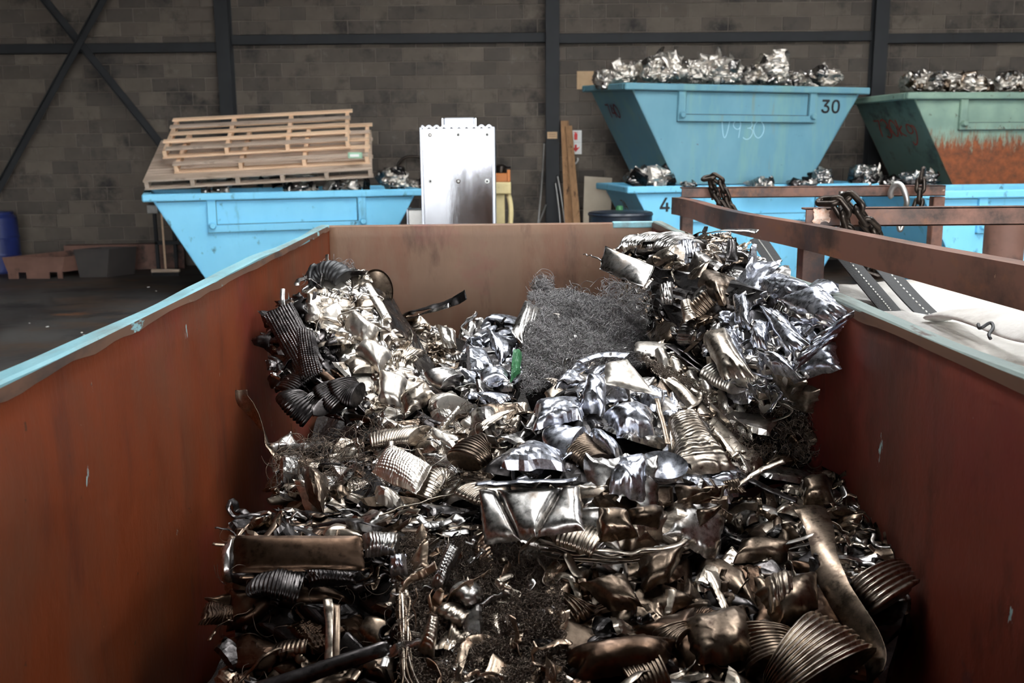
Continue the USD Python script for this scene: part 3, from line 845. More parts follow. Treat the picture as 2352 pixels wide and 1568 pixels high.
def panel(nu, nv, fn, th, nrm):
    U, V = np.meshgrid(np.linspace(0, 1, nu), np.linspace(0, 1, nv))
    P = fn(U, V)
    dent = (meshkit.fbm(P * 1.7, 3, 8) - .5) * .035
    edge = np.minimum(1, 6 * np.minimum(np.minimum(U, 1 - U), np.minimum(V, 1 - V)))
    P = P + (dent * edge)[..., None] * np.asarray(nrm, float)
    v, f = P.reshape(-1, 3), grid_faces(nu, nv)
    if np.cross(v[f[0, 1]] - v[f[0, 0]], v[f[0, 2]] - v[f[0, 0]]) @ np.asarray(nrm, float) < 0:
        f = f[:, ::-1]
    b = np.r_[np.arange(nu), np.arange(1, nv) * nu + nu - 1, (nv - 1) * nu + np.arange(nu - 2, -1, -1), np.arange(nv - 2, 0, -1) * nu]
    m, b2 = len(v), np.roll(np.r_[np.arange(nu), np.arange(1, nv) * nu + nu - 1, (nv - 1) * nu + np.arange(nu - 2, -1, -1), np.arange(nv - 2, 0, -1) * nu], -1)
    return np.vstack([v, v - np.asarray(nrm) * th]), np.vstack([f, f[:, ::-1] + m, np.stack([b, b + m, b2 + m], 1), np.stack([b, b2 + m, b2], 1)])


for s in (-1, 1):
    part(bino, "side_panel", panel(80, 24, lambda U, V: np.stack([np.full_like(U, s * HW), -LB * U, BZ + (RZ - .012 - BZ) * V], -1), tk, (-s, 0, 0)), "rust_wall" if s < 0 else "rust_right", True)
part(bino, "end_panel", panel(40, 24, lambda U, V: np.stack([-HW + 2 * HW * U, np.zeros_like(U), BZ + (RZ - .012 - BZ) * V], -1), tk, (0, -1, 0)), "rust_end", True)
part(bino, "end_panel", panel(40, 24, lambda U, V: np.stack([-HW + 2 * HW * U, np.full_like(U, -LB), BZ + (RZ - .03 - BZ) * V], -1), tk, (0, 1, 0)), "rust_wall", True)
part(bino, "floor_panel", box(-HW, HW, -LB, 0, BZ - .02, BZ, .002), "rust_wall")
for s in (-1, 1):
    n = 90
    t = np.linspace(0, 1, n)
    wob = (meshkit.noise(np.stack([t * 22, t * 0 + s, t * 0], -1)) - .5) * .008
    wob2 = (meshkit.noise(np.stack([t * 9, t * 0 + s + 5, t * 0], -1)) - .5) * .012
    path = np.stack([np.full(n, s * (HW + rw / 2 + .002)) + wob, -LB * t, RZ - .012 + wob2], -1)
    w2, hh, bv = rw / 2, .012, .005
    prof = np.array([(-w2, -hh), (w2, -hh), (w2, hh - bv), (w2 - bv, hh), (-w2 + bv, hh), (-w2, hh - bv)])
    part(bino, "rim_bar", sweep(path, prof, up_=(0, 0, 1)), "rim_blue" if s < 0 else "rim_grey", 40, label="worn light-blue rim bar" if s < 0 else "dirty grey-green rim bar")
    z0 = RZ - .024
    lipw = (meshkit.noise(np.stack([t * 40, t * 0 + s + 3, t * 0], -1)) - .5) * .012
    lip = np.concatenate([np.stack([np.full(n, s * (HW - .0005)), -LB * t, np.full(n, RZ - .004)], -1), np.stack([np.full(n, s * (HW - .0035)), -LB * t, z0 + lipw], -1)])
    part(bino, "rim_lip", (lip, grid_faces(n, 2) if s < 0 else grid_faces(n, 2)[:, ::-1]), "lip", label="dark worn inner edge of the rim")
part(bino, "rim_bar", box(-HW - rw + .01, HW + rw - .01, .004, .055, RZ - .05, RZ - .004, .006), "rust_end", label="rust-brown far rim bar")
part(bino, "rim_bar", box(-HW - rw + .01, HW + rw - .01, -LB - .07, -LB - .004, RZ - .05, RZ, .008), "rim_blue")
pq = box(HW - .2, HW + .06, -.004, .058, RZ - .03, RZ + .0005, .004)
part(bino, "paint_remnant", pq, "rim_blue", label="flaking light-blue paint on the far right corner of the rim")
for s in (-1, 1):
    for k in range(6):
        y = -LB + .3 + k * .82
        part(bino, "outer_rib", box(s * (HW + tk) - (.04 if s < 0 else 0), s * (HW + tk) + (.04 if s > 0 else 0), y, y + .08, BZ, RZ - .05, .006), "rust_wall")
for s in (-1, 1):
    part(bino, "skid", box(s * .55 - .06, s * .55 + .06, -LB, 0, 0, BZ - .02, .006), "rust_wall")

# ------------------------------------------------------------------ bales
rng = np.random.default_rng(5)
# dark bed of small scrap that everything lies on
gx, gy = np.meshgrid(np.linspace(-HW + .03, HW - .03, 60), np.linspace(-LB + .05, -.03, 120))
gq = np.stack([gx * 3, gy * 3, gx * 0], -1)
gzv = .42 + .14 * meshkit.fbm(gq, 4, 2) + .05 * meshkit.noise(gq * 6) + .22 * np.clip((gy + 2.2) / 1.5, 0, 1) - .2 * np.clip((np.abs(gx) - HW + .3) / .25, 0, 1)
gv = np.stack([gx, gy, gzv], -1).reshape(-1, 3)
bed = thing("scrap_bed", "dark oily loose swarf filling the bin beneath the bales", "scrap", (cen[0], cen[1], 0), Rb, kind="stuff")
part(bed, "swarf", (gv, grid_faces(60, 120)), "gunk")


def hero(o, name, pts, kind, m, label=None, smooth=True, **k):
    pts = [(x, y, Y - .035) for x, y, Y in pts]
    return part(o, name, patch(q3(*pts), kind, rng, **k), m, smooth, label=label, world=True)


def tube_px(o, a, b, r, m, name="corrugated_tube", label=None, **k):
    return part(o, name, hose(at(*a), at(*b), r, rng, **{**k, "squash": k.get("squash", .65) * .72}), m, True, label=label, world=True)


def strip_px(o, pts, w, m, name="metal_strip", label=None, twist=0, wob=.004, t=.0022, n=40):
    return part(o, name, ribbon([at(*p) for p in pts], w, rng, t, twist, wob, n), m, True, label=label, world=True)


# A: tall bale leaning on the left wall
A1 = q3((690, 668, 3.42), (832, 630, 3.55), (1000, 915, 3.0), (868, 985, 2.85))
A2 = q3((600, 725, 3.32), (690, 668, 3.42), (868, 985, 2.85), (655, 930, 2.95))
A3 = q3((690, 668, 3.42), (725, 632, 3.6), (800, 622, 3.68), (832, 630, 3.55))
o = bale("metal_bale", "tall pale bale with a black left side leaning at the left bin wall", [A1, A2, A3], 0)
core(o, [A1, A2, A3], (.08, .26, -.1))
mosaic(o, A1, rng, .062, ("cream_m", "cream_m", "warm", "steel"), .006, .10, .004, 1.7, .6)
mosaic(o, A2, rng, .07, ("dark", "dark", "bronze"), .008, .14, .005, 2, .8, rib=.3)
mosaic(o, A3, rng, .05, ("steel", "dark", "cream_m"))
fill(o, A1, rng, .085, (5, 4, .6, .2, 2, .3, 1), ("cream_m", "cream_m", "warm"), .6, .5, 1.25)
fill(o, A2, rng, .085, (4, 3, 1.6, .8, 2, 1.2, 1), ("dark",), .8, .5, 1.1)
fill(o, A3, rng, .07, (2, 4, 1, 0, 0, .5, 2), ("steel", "cream_m", "dark"))
debris(o, [A1], rng, ("cream_m", "warm", "steel"), .04, 1.3)
debris(o, [A2], rng, ("dark", "dark", "steel"), .04, 1.2)
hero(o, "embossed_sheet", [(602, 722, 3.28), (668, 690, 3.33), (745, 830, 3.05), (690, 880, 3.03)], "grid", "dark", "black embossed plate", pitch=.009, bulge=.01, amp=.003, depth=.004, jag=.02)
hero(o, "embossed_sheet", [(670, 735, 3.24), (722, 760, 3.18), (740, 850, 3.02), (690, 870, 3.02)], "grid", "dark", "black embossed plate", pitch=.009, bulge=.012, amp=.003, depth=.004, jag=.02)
for q in ([(810, 705, 3.36), (868, 745, 3.26), (838, 790, 3.2), (780, 748, 3.3)], [(838, 770, 3.2), (900, 800, 3.14), (870, 850, 3.06), (812, 800, 3.16)], [(870, 845, 3.05), (935, 860, 3.02), (920, 925, 2.93), (868, 915, 2.94)],
          [(705, 690, 3.37), (745, 705, 3.35), (738, 745, 3.28), (695, 738, 3.3)]):
    hero(o, "dented_sheet", q, "pillow", "cream_m", bulge=.018, amp=.006, depth=.02)
hero(o, "curved_plate", [(918, 905, 2.93), (975, 870, 2.98), (1005, 908, 2.92), (935, 945, 2.86)], "plate", "warm", bulge=.02, amp=.006, depth=.01, solid=.002)
strip_px(o, [(838, 660, 3.5), (862, 700, 3.44), (885, 735, 3.36)], .016, "steel", twist=.4)
tube_px(o, (842, 655, 3.5), (890, 735, 3.3), .012, "cream_m", pitch=.006, squash=.8, bend=.004)
for k in range(4):
    tube_px(o, (675 + 36 * k, 905 + rng.uniform(-60, 60), 2.93), (715 + 36 * k, 935 + rng.uniform(-40, 40), 2.88), .03, "dark", pitch=.007, squash=.7)
hairs(o, "loose_wire", curls(A3 + (0, 0, .01), 60, rng, .04, .03), .0012, "wool")
# black rubber boot and brown disc on its top
t = thing("rubber_bellows", "black rubber bellows caught on top of the left bale", "rubber bellows", at(752, 640, 3.66))
part(t, "bellows", hose(at(718, 640, 3.5), at(790, 640, 3.46), .034, rng, pitch=.014, squash=.8, bend=.001, mid=at(754, 600, 3.5), rib=.1), "black", True, world=True)
part(t, "end_ring", sweep([at(722, 634, 3.48) + .036 * np.array([math.cos(a) * .35, math.cos(a) * .4, math.sin(a)]) for a in np.arange(16) * 2 * np.pi / 16], circ(.01, 8), closed=True), "black", True, world=True)
t = thing("brown_disc", "glossy brown dished disc standing behind the left bale", "metal disc", at(868, 670, 3.85))
c0, ux, uy = at(862, 672, 3.72), right * .068, up * .09 + fwd * .02
v, f = lathe([(0, .016), (.3, .015), (.7, .008), (.93, 0), (1, .006), (1, -.006), (.9, -.012), (0, -.004)], 40)
part(t, "dished_plate", move((v * (1, 1, 1.0), f), c0, ux, uy, -fwd), "brown", 40, world=True)

# H: small grimy bale behind A
H1 = q3((890, 715, 3.9), (1030, 765, 3.85), (1060, 890, 3.35), (965, 880, 3.35))
o = bale("metal_bale", "small grimy bale wedged behind the tall left bale, below the bent black strip", [H1], 0)
core(o, [H1], (.02, .22, -.2))
mosaic(o, H1, rng, .06, ("warm", "brown", "steel"), .012, .2, .006, rib=.35)
fill(o, H1, rng, .075, (4, 4, 2, .5, 1, 1.4, 1), ("warm", "brown", "steel"), .8, .6, 1.3)
debris(o, [H1], rng, ("warm", "brown"))
hero(o, "ribbed_sheet", [(955, 775, 3.6), (985, 790, 3.58), (975, 845, 3.48), (948, 830, 3.5)], "rib", "warm", pitch=.011, along=1, bulge=.012)
hero(o, "dented_sheet", [(1005, 745, 3.75), (1045, 755, 3.7), (1048, 795, 3.6), (1015, 790, 3.62)], "foil", "cream_m", smooth=False, bulge=.02)
t = thing("bent_strip", "black and silver bent metal strip sticking up towards the far wall of the bin", "metal strip", at(945, 722, 3.75))
part(t, "strip", ribbon([at(938, 722, 3.8), at(985, 706, 3.74), at(1035, 694, 3.72), at(1068, 674, 3.7)], .052, rng, .003, 1.1, .01, 50), "dark", True, world=True)
part(t, "folded_edge", ribbon([at(938, 732, 3.78), at(985, 716, 3.71), at(1030, 702, 3.69)], .024, rng, .003, .9, .006, 40), "steel", True, world=True)

# I: bright foil bale
I1 = q3((1075, 742, 3.4), (1178, 722, 3.45), (1205, 850, 3.08), (1040, 870, 3.05))
I2 = q3((1030, 862, 3.06), (1200, 855, 3.06), (1170, 925, 2.85), (1075, 915, 2.85))
o = bale("metal_bale", "bright mirror-like foil bale in the middle, left of the steel wool block", [I1, I2], 0)
core(o, [I1, I2], (.02, .24, -.12))
mosaic(o, I1, rng, .07, ("chrome", "chrome", "steel"), .006, .2, .008, 1.3, rib=0)
mosaic(o, I2, rng, .06, ("chrome", "steel", "dark"), .008, .25, .008, 1.3)
fill(o, I1, rng, .095, (5, 2, 0, 0, 2, 0, .4), ("chrome", "chrome", "steel"), 0, 1.2, 1.1, .22, calm=.6)
fill(o, I2, rng, .075, (3, 5, .3, 0, 1, .3, .5), ("chrome", "steel"), 0, 1.2, 1.2, .3)
debris(o, [I1, I2], rng, ("chrome", "steel", "dark"), .04, 1.2)
hero(o, "dented_sheet", [(1115, 752, 3.36), (1185, 790, 3.26), (1150, 835, 3.12), (1128, 800, 3.24)], "plate", "chrome", bulge=.02, amp=.008, depth=.006, solid=.0015)
hero(o, "crumpled_sheet", [(1070, 790, 3.22), (1118, 792, 3.22), (1140, 868, 3.02), (1075, 850, 3.04)], "foil", "chrome", smooth=False, bulge=.02, amp=.01)
hero(o, "dented_sheet", [(1090, 850, 3.02), (1160, 838, 3.03), (1165, 862, 2.96), (1100, 882, 2.96)], "pillow", "chrome", bulge=.016)
tube_px(o, (1010, 855, 3.0), (1040, 880, 2.95), .035, "steel", pitch=.03, squash=.7, rib=.05)
hero(o, "curved_plate", [(1208, 686, 3.48), (1235, 712, 3.46), (1205, 790, 3.2), (1175, 760, 3.26)], "plate", "steel", "tall curved plate", bulge=.025, amp=.004, depth=.004, solid=.002)
t = thing("green_film", "scrap of green plastic film tucked beside the bright foil bale", "plastic film", at(1182, 838, 3.02))
part(t, "film", patch(q3((1180, 812, 3.05), (1198, 808, 3.05), (1192, 842, 2.98), (1168, 862, 2.94)), "foil", rng, bulge=.012, amp=.01, solid=.001), "green", False, world=True)

# C: steel wool block
C1 = q3((1212, 690, 3.5), (1535, 768, 3.4), (1490, 840, 3.0), (1195, 905, 2.88))
C2 = q3((1212, 690, 3.5), (1240, 668, 3.75), (1460, 705, 3.85), (1535, 768, 3.4))
o = bale("wool_bale", "grey block of compressed steel wool in the middle of the pile", [C1, C2], 0)
core(o, [C1, C2], (.05, .22, -.2), "wool_core", .03)
hairs(o, "steel_wool", np.vstack([curls(C1, 24000, rng, .010, .012, 6, flow=(0, -.3, -1.2), clump=.11), curls(C2, 9000, rng, .010, .012, 6, clump=.06)]), .0012, "wool", "fine curled steel wool")
hairs(o, "long_turning", np.vstack([curls(C1, 320, rng, .045, .02), curls(C2, 170, rng, .05, .04)]), .0014, "wool", "longer stray turnings")
wt = [at(1235, 665, 3.72), at(1232, 650, 3.72), at(1258, 640, 3.72)]
hairs(o, "long_turning", curls(np.array([wt[0], at(1262, 670, 3.7), wt[2], wt[1]]), 160, rng, .05, .02, flow=(1, 0, .6)), .0011, "wool", "tuft of turnings")
for k in range(9):
    u, v = rng.uniform(.05, .95, 2)
    p = bilin(C1, u, v) + up * .01 - fwd * .012
    part(o, "metal_strip", ribbon([p, p + rng.normal(0, .02, 3) + (0, 0, -.02), p + rng.normal(0, .03, 3) + (0, 0, -.05)], .012, rng, twist=1.0), "steel", True, world=True)
hero(o, "flat_sheet", [(1222, 700, 3.44), (1245, 705, 3.44), (1222, 775, 3.2), (1205, 770, 3.2)], "plate", "steel", bulge=.01, amp=.003, depth=.004, solid=.002)

# B: bright bale at the right wall
B1 = q3((1715, 618, 2.92), (1948, 708, 2.36), (1845, 862, 2.30), (1605, 798, 2.70))
B2 = q3((1415, 590, 3.5), (1715, 618, 2.92), (1605, 798, 2.70), (1480, 745, 3.2))
B3 = q3((1440, 560, 3.72), (1680, 548, 3.6), (1735, 600, 3.05), (1430, 598, 3.45))
B4 = q3((1610, 800, 2.68), (1845, 865, 2.32), (1820, 925, 2.42), (1700, 915, 2.5))
o = bale("metal_bale", "large shiny bale with pillow-shaped panels resting against the right bin wall", [B1, B2, B3, B4], 0)
core(o, [B1, B2, B3], (.03, .2, -.14))
mosaic(o, B1, rng, .06, ("chrome", "steel", "chrome"), .006, .14, .005, 1.6, .5, rib=0)
mosaic(o, B2, rng, .07, ("warm", "brown", "steel", "dark"), .012, .22, .006, 1.6, .3, rib=.25)
mosaic(o, B3, rng, .07, ("steel", "warm", "dark"), .014, .24, .006, 1.6, .3, rib=.35)
mosaic(o, B4, rng, .06, ("chrome", "steel", "warm"), .008, .2, .006, 1.6)
fill(o, B1, rng, .11, (6, .8, .2, 0, 2, .1, .5), ("chrome", "chrome", "steel"), .5, .4, 1.0, .08, -.02, calm=.4)
fill(o, B2, rng, .085, (4, 4, 2, .3, 1, 1.2, 1), ("warm", "brown", "steel", "warm"), .3, .7, 1.25, .3)
fill(o, B3, rng, .085, (4, 3, 2.5, .2, 1, 1.5, 1), ("steel", "warm"), .2, .6, 1.2, .3)
fill(o, B4, rng, .07, (3, 5, .4, 0, 1, .3, 1), ("chrome", "steel", "warm"), .4, .6, 1.2)
debris(o, [B1, B4], rng, ("chrome", "steel", "cream_m"), .04, 1.5)
debris(o, [B2, B3], rng, ("warm", "brown", "dark"), .045, 1.4)
for q in ([(1722, 640, 2.86), (1785, 622, 2.8), (1880, 660, 2.5), (1775, 700, 2.62)], [(1775, 685, 2.62), (1880, 645, 2.52), (1942, 708, 2.34), (1880, 742, 2.38)],
          [(1682, 675, 2.83), (1728, 668, 2.8), (1720, 740, 2.62), (1680, 745, 2.7)], [(1735, 690, 2.7), (1790, 712, 2.58), (1868, 790, 2.36), (1800, 805, 2.4)], [(1722, 730, 2.64), (1775, 735, 2.58), (1760, 790, 2.48), (1725, 778, 2.52)],
          [(1620, 765, 2.7), (1680, 745, 2.66), (1722, 850, 2.4), (1650, 850, 2.46)], [(1735, 800, 2.46), (1800, 815, 2.38), (1830, 855, 2.3), (1770, 845, 2.36)]):
    hero(o, "pillow_panel", q, "pillow", "chrome", bulge=.012, amp=.006, depth=.022, nf=3, res=.0035, jag=.07)
hero(o, "pillow_panel", [(1608, 770, 2.68), (1665, 745, 2.66), (1725, 850, 2.38), (1655, 858, 2.42)], "pillow", "warm", "stained brownish pillow panel", bulge=.022, amp=.004, depth=.02, nf=2, res=.004)
for k in range(5):
    y = k * 13
    hero(o, "folded_flap", [(1868 - k * 9, 772 + y, 2.3), (1962 - k * 11, 712 + y * 1.25, 2.29), (1958 - k * 14, 728 + y * 1.25, 2.29), (1860 - k * 9, 795 + y, 2.29)], "foil", "chrome", smooth=False, bulge=.01, amp=.006, depth=.004, jag=.09)
hero(o, "folded_flap", [(1720, 575, 2.95), (1738, 555, 2.95), (1732, 610, 2.88), (1712, 640, 2.85)], "foil", "chrome", smooth=False, bulge=.012)
hero(o, "flat_sheet", [(1388, 562, 3.28), (1505, 612, 3.12), (1480, 660, 3.05), (1376, 616, 3.24)], "plate", "steel", "flat grey plate jutting out to the left", bulge=.006, amp=.005, depth=.002, solid=.003, jag=.02)
hero(o, "dented_sheet", [(1610, 612, 3.12), (1700, 640, 2.92), (1660, 690, 2.8), (1598, 660, 3.0)], "pillow", "brown", "dark bronze dented panel", bulge=.026, amp=.003, depth=.02)
hero(o, "metal_fin", [(1672, 545, 3.15), (1692, 545, 3.15), (1695, 600, 3.05), (1668, 595, 3.05)], "plate", "dark", bulge=.01, amp=.003, depth=.002, solid=.003, jag=.03)
for a, b, r in (((1445, 560, 3.6), (1485, 572, 3.55), .045), ((1545, 560, 3.5), (1600, 590, 3.35), .06), ((1490, 560, 3.6), (1540, 560, 3.5), .05)):
    tube_px(o, a, b, r, "steel", pitch=.012, squash=.75, bend=.004)
hero(o, "ribbed_sheet", [(1555, 552, 3.4), (1610, 556, 3.35), (1612, 592, 3.25), (1560, 600, 3.25)], "rib", "chrome", pitch=.011, bulge=.02)
hero(o, "ribbed_sheet", [(1560, 690, 2.92), (1585, 680, 2.92), (1598, 720, 2.82), (1568, 735, 2.82)], "rib", "warm", pitch=.011, along=1, bulge=.012)
hero(o, "ribbed_sheet", [(1515, 650, 3.05), (1545, 645, 3.05), (1545, 690, 2.97), (1518, 690, 2.98)], "rib", "steel", pitch=.01, bulge=.012)
strip_px(o, [(1600, 548, 3.3), (1650, 530, 3.2), (1740, 532, 3.1)], .022, "steel", twist=.5)
hairs(o, "loose_wire", curls(q3((1400, 640, 3.2), (1500, 670, 3.1), (1500, 740, 3.1), (1400, 720, 3.2)), 260, rng, .05, .04), .0012, "wool")

# J: warm strip-like bale between B and D
J1 = q3((1470, 790, 2.95), (1650, 838, 2.78), (1735, 1000, 2.42), (1590, 960, 2.48))
o = bale("metal_bale", "pale bale of flattened ribbed hoses behind the big front bale, below the right bright bale", [J1], 0)
core(o, [J1], (.06, .2, -.15))
mosaic(o, J1, rng, .05, ("cream_m", "warm", "cream_m", "brown"), .010, .12, .004, 2.2, 1.2, rib=.5)
fill(o, J1, rng, .07, (3, 2, 4, .6, 1, 3, 1), ("cream_m", "warm", "cream_m"), .5, .5, 1.3)
debris(o, [J1], rng, ("cream_m", "warm", "brown"), .035, 1.2, .6)
for k in range(5):
    hero(o, "ribbed_sheet", [(1500 + k * 34, 805 + k * 24, 2.88 - .06 * k), (1530 + k * 34, 800 + k * 24, 2.86 - .06 * k), (1548 + k * 34, 842 + k * 24, 2.78 - .06 * k), (1518 + k * 34, 850 + k * 24, 2.78 - .06 * k)], "pillow", "cream_m", bulge=.022, depth=.02)
tube_px(o, (1655, 850, 2.6), (1715, 870, 2.5), .04, "cream_m", pitch=.01, squash=.6)
strip_px(o, [(1535, 790, 2.86), (1600, 835, 2.74), (1665, 905, 2.56)], .035, "dark", twist=.3)
strip_px(o, [(1560, 800, 2.8), (1625, 850, 2.68), (1680, 930, 2.5)], .014, "dark", twist=.6)

# M: dark tangle right of J
M1 = q3((1715, 930, 2.6), (1840, 905, 2.62), (1868, 1060, 2.4), (1745, 1075, 2.4))
o = bale("metal_bale", "dark oily tangle of scrap under the bright bale by the right bin wall", [M1], 0)
core(o, [M1], (.0, .2, -.15))
mosaic(o, M1, rng, .05, ("dark", "dark", "bronze"), .012, .3, .006, rib=.3)
fill(o, M1, rng, .06, (2, 3, 2, 0, .5, 2, 2), ("dark", "dark", "brown"), 0, 1.2, 1.2, .4)
debris(o, [M1], rng, ("dark", "brown"), .035, 1.2)
hairs(o, "loose_wire", curls(M1, 500, rng, .035, .03), .0012, "wool_dark")

# L: loose crushed heap left of the middle
L1q = q3((625, 1062, 2.55), (870, 1000, 2.68), (880, 1165, 2.28), (640, 1150, 2.3))
L2q = q3((870, 985, 2.7), (1215, 925, 2.68), (1110, 1150, 2.18), (880, 1165, 2.28))
o = bale("metal_bale", "low messy heap of crumpled pieces between the tall left bale and front left bale", [L1q, L2q], 0)
core(o, [L1q, L2q], (.0, .2, -.25), "dark", .05)
mosaic(o, L1q, rng, .07, ("brown", "dark", "warm", "bronze"), .012, .35, .01, rib=.2)
mosaic(o, L2q, rng, .065, ("warm", "steel", "brown", "cream_m"), .012, .3, .008, rib=.35)
fill(o, L1q, rng, .08, (3, 5, 1, .2, 1, 1, 3), ("brown", "warm", "dark", "steel"), 0, 1.2, 1.25, .45, .03, keep=.7)
fill(o, L2q, rng, .075, (3, 4, 2, .8, 1, 1.6, 2), ("warm", "steel", "cream_m", "brown"), .3, 1.0, 1.35, .35, .025, keep=.7)
debris(o, [L1q, L2q], rng, ("warm", "steel", "brown", "dark"), .045, 1.3)
hero(o, "embossed_sheet", [(890, 1020, 2.42), (990, 1065, 2.33), (955, 1130, 2.2), (855, 1085, 2.3)], "grid", "cream_m", "pale sheet embossed with a fine grid", pitch=.0085, bulge=.03, amp=.003, depth=.006, jag=.03, solid=.002)
tube_px(o, (850, 1015, 2.55), (965, 1000, 2.52), .03, "warm", pitch=.009, squash=.6)
tube_px(o, (1010, 915, 2.82), (1050, 940, 2.76), .05, "cream_m", pitch=.009, squash=.75, rib=.08)
tube_px(o, (1065, 1060, 2.25), (1115, 1030, 2.3), .035, "brown", pitch=.008, squash=.75)
hero(o, "crumpled_sheet", [(990, 930, 2.74), (1050, 965, 2.68), (1075, 1000, 2.6), (1000, 965, 2.66)], "foil", "cream_m", smooth=False, bulge=.02)
hero(o, "flat_sheet", [(985, 975, 2.6), (1060, 1000, 2.52), (1045, 1035, 2.46), (985, 1010, 2.54)], "plate", "cream_m", bulge=.012, amp=.006, solid=.002)
hero(o, "crumpled_sheet", [(1075, 935, 2.66), (1140, 940, 2.64), (1145, 1000, 2.5), (1080, 990, 2.54)], "foil", "steel", smooth=False, bulge=.03)
hero(o, "crumpled_sheet", [(640, 1060, 2.44), (690, 1050, 2.46), (690, 1090, 2.4), (645, 1095, 2.38)], "foil", "steel", smooth=False, bulge=.02)
hero(o, "crumpled_sheet", [(690, 1075, 2.4), (755, 1085, 2.36), (740, 1165, 2.22), (705, 1130, 2.28)], "foil", "brown", smooth=False, bulge=.02)
hero(o, "crumpled_sheet", [(860, 1120, 2.24), (930, 1135, 2.22), (915, 1165, 2.18), (865, 1150, 2.2)], "foil", "cream_m", smooth=False, bulge=.02)
hairs(o, "loose_wire", np.vstack([curls(L1q, 260, rng, .06, .06), curls(L2q, 200, rng, .05, .04)]), .0013, "wool_dark")
t = thing("bent_strip", "long twisted brown strip standing up at the left wall of the bin", "metal strip", at(640, 1050, 2.5))
part(t, "strip", ribbon([at(645, 1052, 2.52), at(608, 1000, 2.55), at(585, 950, 2.58), at(562, 925, 2.6), at(553, 897, 2.62)], .034, rng, .003, 2.2, .006, 60), "brown", True, world=True)

# E: dark oily bale front left
E1 = q3((545, 1190, 2.22), (1060, 1165, 2.26), (1085, 1222, 2.02), (530, 1240, 1.98))
E2 = q3((512, 1240, 1.97), (905, 1232, 1.99), (935, 1620, 1.70), (515, 1620, 1.70))
o = bale("metal_bale", "dark oily bale at the front left with a long brown plate across it", [E1, E2], 0)
core(o, [E1, E2], (.0, .24, -.1))
mosaic(o, E1, rng, .055, ("dark", "steel", "brown", "bronze"), .005, .1, .004, 3.2, 0)
mosaic(o, E2, rng, .08, ("dark", "bronze", "dark", "brown"), .012, .2, .006, 1.7, 0, rib=.25)
fill(o, E1, rng, .075, (3, 4, 1, 0, 3, .4, 3), ("steel", "brown", "dark", "warm"), .0, .35, 1.3, .2, .012, 2.6)
fill(o, E2, rng, .085, (3, 3, 1.4, .4, 2, 1.6, 2), ("dark", "bronze", "dark", "brown"), .0, .6, 1.25, .3)
debris(o, [E1], rng, ("steel", "brown", "dark"), .045, 1.4, 0, .4)
debris(o, [E2], rng, ("brown", "dark", "bronze"), .05, 1.3)
hero(o, "long_plate", [(538, 1228, 1.955), (832, 1226, 1.96), (835, 1306, 1.90), (532, 1312, 1.90)], "plate", "bronze", "long flat brown plate", bulge=.004, amp=.0025, depth=.006, solid=.003, jag=.012, nf=3)
hero(o, "dented_sheet", [(505, 1250, 1.95), (540, 1225, 1.97), (532, 1330, 1.90), (508, 1330, 1.90)], "pillow", "steel", bulge=.015)
hero(o, "ribbed_sheet", [(700, 1305, 1.885), (820, 1308, 1.885), (815, 1340, 1.865), (705, 1345, 1.865)], "rib", "dark", pitch=.0065, bulge=.012)
tube_px(o, (590, 1350, 1.85), (690, 1350, 1.85), .025, "dark", pitch=.0065, squash=.7)
hero(o, "ribbed_sheet", [(830, 1222, 1.99), (920, 1215, 2.0), (910, 1270, 1.95), (838, 1270, 1.94)], "rib", "steel", pitch=.008, bulge=.012, amp=.01)
strip_px(o, [(752, 1375, 1.82), (758, 1440, 1.77), (755, 1520, 1.70)], .018, "warm", label="bright vertical strap", twist=.5)
hero(o, "flat_sheet", [(765, 1385, 1.80), (782, 1385, 1.80), (780, 1540, 1.68), (762, 1540, 1.68)], "plate", "brown", bulge=.002, amp=.001, depth=.001, solid=.003, jag=.01)
hero(o, "long_plate", [(560, 1570, 1.66), (890, 1468, 1.72), (895, 1500, 1.70), (570, 1610, 1.63)], "plate", "dark", "long dark angled bar", bulge=.008, amp=.003, depth=.004, solid=.003, jag=.012)
hairs(o, "loose_wire", curls(E2, 70, rng, .05, .02), .0010, "wool_dark")

# G: chips and turnings in the front middle
G1 = q3((900, 1250, 2.0), (1290, 1262, 1.96), (1300, 1640, 1.58), (930, 1640, 1.60))
o = bale("turnings_bale", "bale of fine dark turnings mixed with bronze chips at the bottom middle", [G1], 0)
core(o, [G1], (.0, .24, -.1), "gunk", .02)
hairs(o, "fine_turning", curls(G1, 13000, rng, .012, .015), .0011, "wool_dark", "fine dark turnings")
hairs(o, "loose_wire", curls(G1, 200, rng, .04, .025), .0010, "wool_dark")
fill(o, G1, rng, .048, (1.4, 2, 1, .2, .6, .7, 5), ("chip", "chip", "warm", "steel"), 1.4, .7, 1.2, .5, .016, 2.6, keep=.95)
hero(o, "embossed_sheet", [(1030, 1240, 1.96), (1062, 1255, 1.95), (1018, 1350, 1.86), (990, 1335, 1.87)], "grid", "steel", "curved sheet with square grid embossing", pitch=.0085, bulge=.02, amp=.002, depth=.012, jag=.02)
hero(o, "ribbed_sheet", [(985, 1410, 1.79), (1010, 1415, 1.79), (1000, 1500, 1.72), (962, 1480, 1.73)], "rib", "warm", pitch=.0085, along=1, bulge=.014)
tube_px(o, (1035, 1405, 1.8), (1070, 1425, 1.78), .022, "warm", pitch=.008, squash=.8)
tube_px(o, (1062, 1358, 1.84), (1085, 1375, 1.82), .024, "steel", pitch=.009, squash=.8)
for k in range(5):
    strip_px(o, [(912 + k * 4, 1330, 1.88), (918 + k * 5, 1420, 1.78), (920 + k * 5, 1500, 1.70), (925 + k * 12, 1580, 1.62)], .009, "warm" if k % 2 else "brown", twist=1.4, wob=.006)
